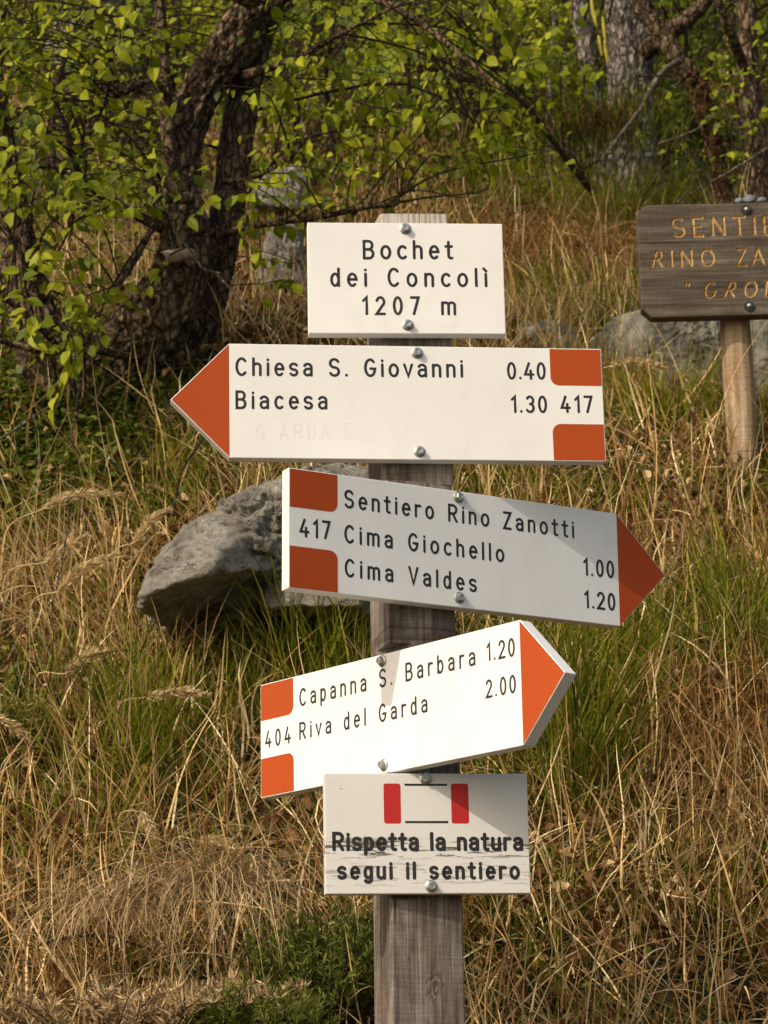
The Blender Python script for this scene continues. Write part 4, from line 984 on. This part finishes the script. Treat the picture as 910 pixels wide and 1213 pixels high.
sapling([[(398, 215, 7.4, 12), (392, 150, 7.4, 10), (385, 90, 7.3, 7), (395, 30, 7.2, 5), (400, -40, 7.2, 4)], [(372, 218, 7.3, 8), (360, 190, 7.3, 7), (345, 130, 7.2, 5), (330, 50, 7.2, 4)]], 'slender leafy sapling above the top board, second from the crooked tree', [(55, 300, 490, -30, 200, 6.7, 8.0)], .038)
sapling([[(700, 225, 7.0, 8), (668, 185, 6.9, 7), (628, 130, 6.8, 7), (600, 103, 6.8, 7), (569, 59, 6.7, 6), (529, 12, 6.6, 5), (490, -40, 6.6, 4)], [(600, 103, 6.8, 5), (560, 98, 6.8, 4), (520, 85, 6.8, 3)], [(600, 103, 6.8, 4), (585, 60, 6.8, 4), (590, 20, 6.8, 3)]], 'dark arching branch of hazel with broad leaves in the upper middle', [(60, 420, 670, -30, 130, 6.3, 7.4)], .038)
sapling([[(652, 220, 7.6, 9), (650, 140, 7.6, 8), (655, 60, 7.6, 7), (660, -20, 7.6, 6)]], 'slim straight pale stem standing left of the two bigger trunks', [(20, 600, 690, -20, 140, 7.3, 8.2)], .044, bark='paletwig')
sapling([[(920, 330, 7.0, 5), (895, 250, 6.9, 4), (880, 180, 6.9, 4), (870, 100, 6.9, 3)]], 'leafy young sprout at the upper right edge beside the twin trunk', [(16, 790, 920, 40, 210, 6.6, 7.4)], .030)
sapling([[(760, 235, 7.4, 4), (790, 190, 7.3, 4), (810, 130, 7.3, 3), (805, 60, 7.3, 3)]], 'small sprout with few bright leaves in front of the broken red limb', [(9, 740, 860, 55, 190, 7.1, 7.6)], .028)
sapling([[(160, 300, 6.9, 7), (140, 220, 6.9, 6), (128, 150, 6.9, 5)]], 'pale thin dead stem behind the curved branch at upper left', [(6, 100, 200, 130, 240, 6.6, 7.2)], .03, bark='paletwig')

# trunks of the wood on the right
def trunk_tree(label, limbs, bark, leaf=None, name='tree', rough=.022, sides=96):
    f = limbs[0][0]; T = Tree(name, P(f[0], f[1], f[2]), label, bark=bark)
    for i, l in enumerate(limbs): T.limb(l, 'trunk' if i == 0 else 'branch', sides if i == 0 else 16, rough if i == 0 else .004, 10, None if i == 0 else 'bark')
    for (n, x0, x1, y0, y1, da, db) in (leaf or []):
        for c in region(n, x0, x1, y0, y1, da, db): T.spray(c, random.uniform(.2, .4), 9, .045)
    T.done(0); return T
dE = G(752, 262)[1] + .15
trunk_tree('thickest grey barked trunk of the wood, above the wooden sign at upper right', [[(752, 300, dE, 72), (752, 240, dE, 60), (748, 180, dE, 54), (747, 110, dE, 52), (748, 40, dE, 54), (745, -30, dE, 52), (742, -200, dE, 46), (735, -500, dE, 30)],
    [(765, 60, dE - .1, 26), (790, 40, dE - .2, 24), (830, 8, dE - .25, 18), (860, -40, dE - .3, 14), (900, -120, dE - .3, 10)]], 'greybark', [(20, 560, 1000, -420, -60, dE - 1.5, dE + 1)])
dF = G(712, 240)[1] + .05
trunk_tree('slim smooth trunk leaning just left of the thickest grey trunk', [[(722, 260, dF, 34), (712, 190, dF, 26), (704, 120, dF, 24), (696, 60, dF, 23), (686, 0, dF, 22), (672, -90, dF, 20), (640, -300, dF, 12)]], 'greybark', [(14, 500, 800, -350, -60, dF - 1, dF + 1)], rough=.008, sides=48)
dG = G(905, 290)[1] + .1
trunk_tree('slim grey trunk rising along the right picture edge', [[(915, 300, dG, 28), (903, 230, dG, 24), (893, 150, dG, 24), (886, 80, dG, 22), (884, 0, dG, 22), (880, -120, dG, 18), (860, -300, dG, 12)], [(886, 90, dG, 14), (862, 30, dG - .2, 11), (840, -30, dG - .3, 8)]], 'bark', [(18, 760, 1150, -350, -50, dG - 1, dG + 1)], rough=.010, sides=48)
dH = 7.15
TH_ = Tree('broken_limb', P(860, 262, dH), 'broken reddish dead limb leaning beside the thickest trunk', 'dead branch', bark='redwood')
TH_.limb([(862, 262, dH, 18), (850, 190, dH, 15), (838, 140, dH, 19), (824, 100, dH, 17), (812, 84, dH, 12)], 'branch', 40, .022, 14)
TH_.limb([(815, 92, dH, 14), (800, 64, dH, 22), (775, 30, dH, 20), (755, -10, dH, 18)], 'branch', 30, .016, 12, mat='bark')
TH_.limb([(803, 72, dH - .1, 9), (786, 84, dH - .2, 7), (774, 100, dH - .25, 7), (758, 130, dH - .3, 6), (735, 160, dH - .35, 5), (712, 190, dH - .4, 3)], 'branch', 8, .001, 5, mat='paletwig')
TH_.done()

# dead twigs crossing the view
def dead_twig(pts, label, mat='paletwig', group=None):
    p = np.array([P(a, b, c) for a, b, c, w_ in pts]); r = [w_ * c / F * .5 for a, b, c, w_ in pts]
    a = Acc(); a.tube(p - p[0], r, 7, sub=5, rough=.0004)
    return obj('dead_twig', mesh_np('dead_twig', np.concatenate(a.v), [np.concatenate(a.q)], M[mat], np.concatenate(a.tint), True), None, tuple(p[0]), label=label, cat='twig', group=group)
dw = 5.6
dead_twig([(798, 242, dw, 3), (835, 220, dw, 3), (870, 200, dw, 3.5), (925, 166, dw, 4)], 'thin bare twig slanting up to the right edge above the carved sign')
dead_twig([(205, 272, 5.0, 2), (215, 284, 5.0, 2), (232, 305, 5.0, 2.4), (240, 318, 5.0, 2.2), (262, 324, 5.0, 1.6)], 'pale zigzag twig hanging in front of the crooked trunk')
dead_twig([(50, 420, 5.0, 2), (62, 376, 5.0, 1.6), (76, 380, 5.0, 1.8), (84, 396, 5.0, 1.6)], 'pale hooked twig by the far left trunk')
dead_twig([(94, 425, 5.0, 3.5), (72, 470, 4.9, 3), (45, 490, 4.8, 3), (0, 520, 4.7, 3), (-30, 530, 4.7, 2)], 'dark drooping twig below the far left trunk')
dead_twig([(95, 430, 5.0, 4), (92, 470, 4.95, 3), (84, 520, 4.9, 2.5)], 'straight hanging twig under the crooked tree foot')
dead_twig([(258, 326, 5.05, 3), (290, 360, 5.0, 3), (325, 395, 4.95, 2), (340, 420, 4.95, 1)], 'dark dead twig sloping down beside the top board')
dead_twig([(148, 845, 4.3, 3), (56, 740, 4.2, 3), (75, 655, 4.2, 3), (82, 600, 4.2, 2)][1:], 'dark upright dead stem in the grass at left')
dead_twig([(268, 470, 4.6, 2.5), (240, 520, 4.5, 3), (215, 560, 4.5, 3), (205, 610, 4.4, 3)], 'reddish curved stem rising under the left arrow tip', 'twig')
dead_twig([(0, 1140, 3.45, 3), (60, 1115, 3.42, 4), (120, 1108, 3.4, 4), (170, 1122, 3.4, 3)], 'arched brown twig lying at the lower left corner', 'twig')
for i, (x, y, a_, l_) in enumerate([(30, 60, .3, 90), (90, 40, -.6, 110), (160, 170, .2, 90), (330, 110, .9, 80), (420, 120, -.3, 90), (480, 60, .5, 80), (560, 130, .1, 100), (250, 160, .4, 70), (60, 150, .1, 80), (350, 160, 1.3, 90), (440, 190, 1.5, 80), (620, 210, .2, 90), (760, 90, .05, 60), (780, 170, .4, 80), (690, 200, .6, 70), (300, 60, 1.2, 90)]):
    dd = 6.2 + (i % 4) * .5
    dead_twig([(x, y, dd, 2.6), (x + l_ * .5 * math.cos(a_) + 6, y - l_ * .5 * math.sin(a_), dd, 2.2), (x + l_ * math.cos(a_), y - l_ * math.sin(a_) - 8, dd, 1.2)], 'thin bare twig caught in the leafy undergrowth of the wood', 'paletwig' if i % 2 else 'twig', 'thin twigs in the undergrowth')

# ------------------------------------------------------------------ wood in the background: shrubs with stems and foliage
def shrub(px, py, hgt, wid, nleaf, size, tint, label, group=None, mat='leaf', nstem=6, up=.6):
    b = G(px, py); e_ = empty('shrub', tuple(b), label, 'shrub', group)
    st = Acc(); lf = Acc(); pos = []; dr = []
    for k in range(nstem):
        a = RNG.uniform(0, 2 * np.pi); tip = b + np.array([math.cos(a) * wid * .5 * RNG.random(), math.sin(a) * wid * .5 * RNG.random(), hgt * RNG.uniform(.6, 1)])
        mid = (b + tip) / 2 + RNG.normal(0, .06, 3) * hgt
        st.tube([b + RNG.normal(0, .02, 3), mid, tip], [.009 * hgt + .002, .006 * hgt, .002], 5, sub=4)
        for j in range(6):
            f = RNG.uniform(.25, 1); q = b * (1 - f) + tip * f; d = rdir(1, .6)[0] * wid * .32
            st.tube([q, q + d * .5 + [0, 0, .04 * hgt], q + d], [.003, .002, .001], 4, sub=2)
            m_ = nleaf // (nstem * 6); ff = RNG.uniform(.3, 1.1, m_)[:, None]
            pos.append(q + d * ff + RNG.normal(0, .05, (m_, 3)) * wid)
    st.obj('stems', M['twig'], e_, kind='stuff')
    pos = np.concatenate(pos); n = len(pos)
    leaves_to(lf, pos, rdir(n, .6) + [0, 0, -.3], rdir(n) * .5 + np.array([-.25, -.5, up]), size * RNG.uniform(.5, 1.2, n), np.clip(tint + RNG.normal(0, .2, n), 0, 1), LT[0])
    lf.obj('foliage', M[mat], e_, kind='stuff')
gx = 'undergrowth shrubs in the wood'
for i in range(46):
    px = -60 + (i * 137) % 1030; py = 20 + (i * 61) % 200 - (20 if i % 3 else 0)
    dpt = 1 + (230 - py) / 150
    shrub(px, py, RNG.uniform(.45, .8) * dpt, RNG.uniform(.5, .8) * dpt, 480, .024 * (1 + .35 * dpt), RNG.uniform(.45, .8) if px < 640 else RNG.uniform(.2, .55), 'loose green undergrowth shrub on the wooded slope behind', gx)
shrub(700, 235, .5, .5, 0 + 200, .02, .3, 'low leafy shoot at the foot of the slim smooth trunk')

def tuft(px, py, hgt, wid, n, label, mat, tint, drop=False, wblade=.0016, name='grass_tuft', cat='grass tuft', base=None):
    b = G(px, py) if base is None else np.array(base); a = Acc()
    r = b + np.stack([RNG.normal(0, wid * .28, n), RNG.normal(0, wid * .2, n), np.zeros(n)], 1)
    if base is None: r[:, 2] = H(r[:, 0], r[:, 1]) - .004
    az = np.arctan2(r[:, 1] - b[1], r[:, 0] - b[0]) + RNG.normal(0, .5, n)
    if drop: az = RNG.normal(-np.pi / 2, .8, n); lean = np.abs(RNG.normal(.9, .3, n)); curl = np.abs(RNG.normal(1.7, .35, n))
    else: lean = np.abs(RNG.normal(.25, .25, n)); curl = RNG.normal(.5, .4, n)
    blades(a, r - b, az, hgt * RNG.uniform(.5, 1.2, n), wblade * RNG.uniform(.6, 1.4, n), lean, curl, np.clip(tint + RNG.normal(0, .16, n), 0, 1), 6)
    return a.obj(name, M[mat], None, loc=tuple(b), label=label, cat=cat)
# dead broom tuft in front of the trunks
bb = P(715, 150, 7.0)
tuft(0, 0, .17, .20, 420, 'dead brown broom tuft hanging in front of the thick trunk', 'dry', .22, True, .0022, 'dead_broom', 'dead shrub', base=P(712, 150, 7.0) )
tuft(0, 0, .17, .42, 520, 'dark green wiry tuft on top of the dead broom', 'green', .35, False, .003, 'wiry_tuft', 'shrub', base=P(722, 165, 7.0))
tuft(610, 335, .36, .30, 1000, 'drooping tan and green grass tuft behind the top board', 'dry', .5, True, .0022)
tuft(790, 500, .20, .35, 500, 'mixed green tuft growing against the grey ledge below the carved sign', 'green', .6, False, .0030)
tuft(735, 480, .22, .25, 500, 'dry arching tuft in front of the left end of the grey ledge', 'dry', .6, True, .0026)
tuft(700, 330, .36, .45, 1300, 'big drooping straw tuft left of the carved sign', 'dry', .45, True, .0024)
tuft(720, 270, .26, .45, 1200, 'fresh green grass tuft at the foot of the thick trunk', 'green', .55, False, .0026)
tuft(240, 1150, .22, .12, 420, 'grey drooping bundle of dead grass at lower left', 'deadheath', .66, True, .0014, base=P(262, 1055, 3.42))
tuft(160, 1150, .17, .16, 320, 'second grey bundle of dead grass nearer the left edge', 'deadheath', .6, True, .0015, base=P(150, 1080, 3.40))
tuft(880, 880, .30, .3, 1100, 'grey brown drooping dead tuft at the right edge', 'dry', .42, True, .0015)

def heath(px, py, hgt, wid, label, mat, nst=130, base=None, ndl=.013, tint=.5, name='heath_shrub'):
    b = G(px, py) if base is None else np.array(base); e_ = empty(name, tuple(b), label, 'shrub'); st = Acc(); nd = Acc()
    for k in range(nst):
        a = RNG.uniform(0, 2 * np.pi); rr = math.sqrt(RNG.random()) * wid * .5
        o_ = b + np.array([math.cos(a) * rr * .5, math.sin(a) * rr * .4, -.02]); hh = hgt * RNG.uniform(.55, 1.1) * (1 - .35 * (rr / wid * 2) ** 2)
        tip = o_ + np.array([math.cos(a) * rr * .9, math.sin(a) * rr * .8, hh]); mid = (o_ + tip) / 2 + RNG.normal(0, .012, 3)
        st.tube([o_, mid, tip], [.0012, .0009, .0005], 3, sub=2)
        m_ = 60; f = RNG.uniform(.25, 1, m_)[:, None]; q = o_ * (1 - f) ** 2 + 2 * mid * f * (1 - f) + tip * f * f
        d = rdir(m_, 1) * .9 + np.array([0, -.1, .8])
        leaves_to(nd, q, d, rdir(m_), ndl * RNG.uniform(.6, 1.3, m_), np.clip(tint + .25 * (f[:, 0] - .5) + RNG.normal(0, .15, m_), 0, 1), (np.array([(0, 0, 0), (.5, .085, 0), (1, 0, -.05), (.5, -.085, 0)]), np.array([(0, 1, 2), (0, 2, 3)])))
    st.obj('stems', M['twig'], e_, kind='stuff'); nd.obj('needles', M[mat], e_, kind='stuff')
heath(0, 0, .17, .17, 'low dark green heath shrub left of the post foot', 'needle', 210, base=P(372, 1215, 3.34), tint=.65 )
heath(0, 0, .14, .13, 'small green heath sprig below the lowest board', 'needle', 120, base=P(420, 1175, 3.36))
heath(0, 0, .09, .16, 'yellowish green heath patch at the bottom edge', 'needle', 120, base=P(300, 1230, 3.22), tint=.7)
heath(0, 0, .075, .36, 'dead grey brown heath at the lower left corner', 'deadheath', 80, base=P(130, 1215, 3.25), tint=.52, ndl=.016)
heath(0, 0, .09, .14, 'bright small leaved herb at the left edge below the seed heads', 'ivy', 90, base=P(15, 880, 3.9), tint=.85)

# ------------------------------------------------------------------ feathery seed heads
def plume(head, root_px, d, label):
    """head: picture points from neck to tip"""
    p = [P(x, y, d) for x, y in head]; g_ = G(*root_px); e_ = empty('feather_grass', tuple(g_), label, 'grass stalk', 'feathery grass seed heads')
    neck = np.array(p[0]); mid = (g_ + neck) / 2 + np.array([-.03, 0, .05])
    a = Acc(); a.tube([g_, mid, neck] + p[1:], [.0013, .0012, .001] + [.0006] * (len(p) - 1), 5, sub=5, tint=.8); a.obj('stalk', M['plume'], e_)
    a = Acc(); p = np.array(p); n = 620; f = RNG.random(n) ** .9 * (len(p) - 1); i = np.minimum(f.astype(int), len(p) - 2); w_ = (f - i)[:, None]
    q = p[i] * (1 - w_) + p[i + 1] * w_; ax = p[i + 1] - p[i]; ax /= np.linalg.norm(ax, axis=1)[:, None]
    s = f / (len(p) - 1); fat = .0105 * np.sin(np.clip(s * 1.05 + .08, 0, 1) * np.pi) ** .6
    off = rdir(n); q = q + off * (fat * RNG.random(n))[:, None]
    leaves_to(a, q, ax * .9 + off * .55, rdir(n), RNG.uniform(.006, .013, n), np.clip(RNG.normal(.5, .2, n), 0, 1), (np.array([(0, 0, 0), (.4, .11, 0), (1, 0, 0), (.4, -.11, 0)]), np.array([(0, 1, 2), (0, 2, 3)])))
    a.obj('seed_head', M['plume'], e_)
PL = [([(50, 603), (75, 590), (105, 584), (144, 585)], (0, 720), 'largest feathery seed head arching right at the left, topmost'), ([(160, 642), (170, 626), (184, 612), (200, 604)], (150, 740), 'short upright seed head left of the boulder'),
      ([(54, 666), (70, 654), (86, 643), (102, 635)], (0, 760), 'slim seed head below the topmost one, pointing up right'), ([(70, 700), (84, 684), (105, 668), (138, 657)], (45, 800), 'long bent seed head in the middle of the left grass'),
      ([(78, 798), (95, 782), (112, 773), (130, 771)], (50, 880), 'ragged seed head low in the left grass'), ([(172, 826), (195, 822), (220, 820), (245, 823)], (150, 930), 'horizontal seed head left of the lowest arrow board'),
      ([(-10, 852), (5, 856), (20, 864), (34, 876)], (-30, 960), 'seed head poking in from the left edge, drooping'), ([(722, 434), (745, 428), (768, 430), (788, 436)], (700, 520), 'seed head arching behind the red end of the upper arrow board'),
      ([(168, 962), (172, 972), (180, 985), (186, 1000)], (160, 1060), 'small hanging seed head in the tangle at lower left'), ([(236, 996), (252, 996), (268, 1000), (284, 1010)], (220, 1080), 'pale seed head lying in the dry grass below the arrow boards')]
for hd, rt, lab in PL:
    gd = G(*rt)[1]; plume(hd, rt, gd - .05 if rt[1] < 900 else gd + .0, lab)

# catkins
cat_e = empty('catkin_cluster', tuple(P(712, -20, 6.6)), 'hanging yellow catkins at the top beside the thick trunk', 'catkins')
for (x, y, l_) in ((714, 20, 34), (709, 42, 24), (716, 48, 26), (703, 10, 22), (700, -5, 30)):
    a = Acc(); p = [P(x, y, 6.6), P(x + 2, y + l_ * .5, 6.6), P(x + 4, y + l_, 6.6)]; a.tube(p, [.003, .006, .002], 7, sub=4, tint=.5, rough=0)
    a.obj('catkin', M['catkin'], cat_e, smooth=True)
    a = Acc(); a.tube([P(706, -20, 6.6), P(x, y, 6.6)], [.0012, .0009], 4, tint=.5); a.obj('stem', M['twig'], cat_e)

# lower-left tangle of thin dead stems
heath(0, 0, .06, .22, 'tangle of thin dead heath stems beside the green heath', 'deadheath', 90, base=P(250, 1200, 3.3), tint=.55, ndl=.017)
scene.render.resolution_x = 768; scene.render.resolution_y = 1024
scene.cycles.samples = 128
tot = sum(len(o.data.polygons) for o in bpy.data.objects if o.type == 'MESH'); print('objects', len(bpy.data.objects), 'faces', tot)
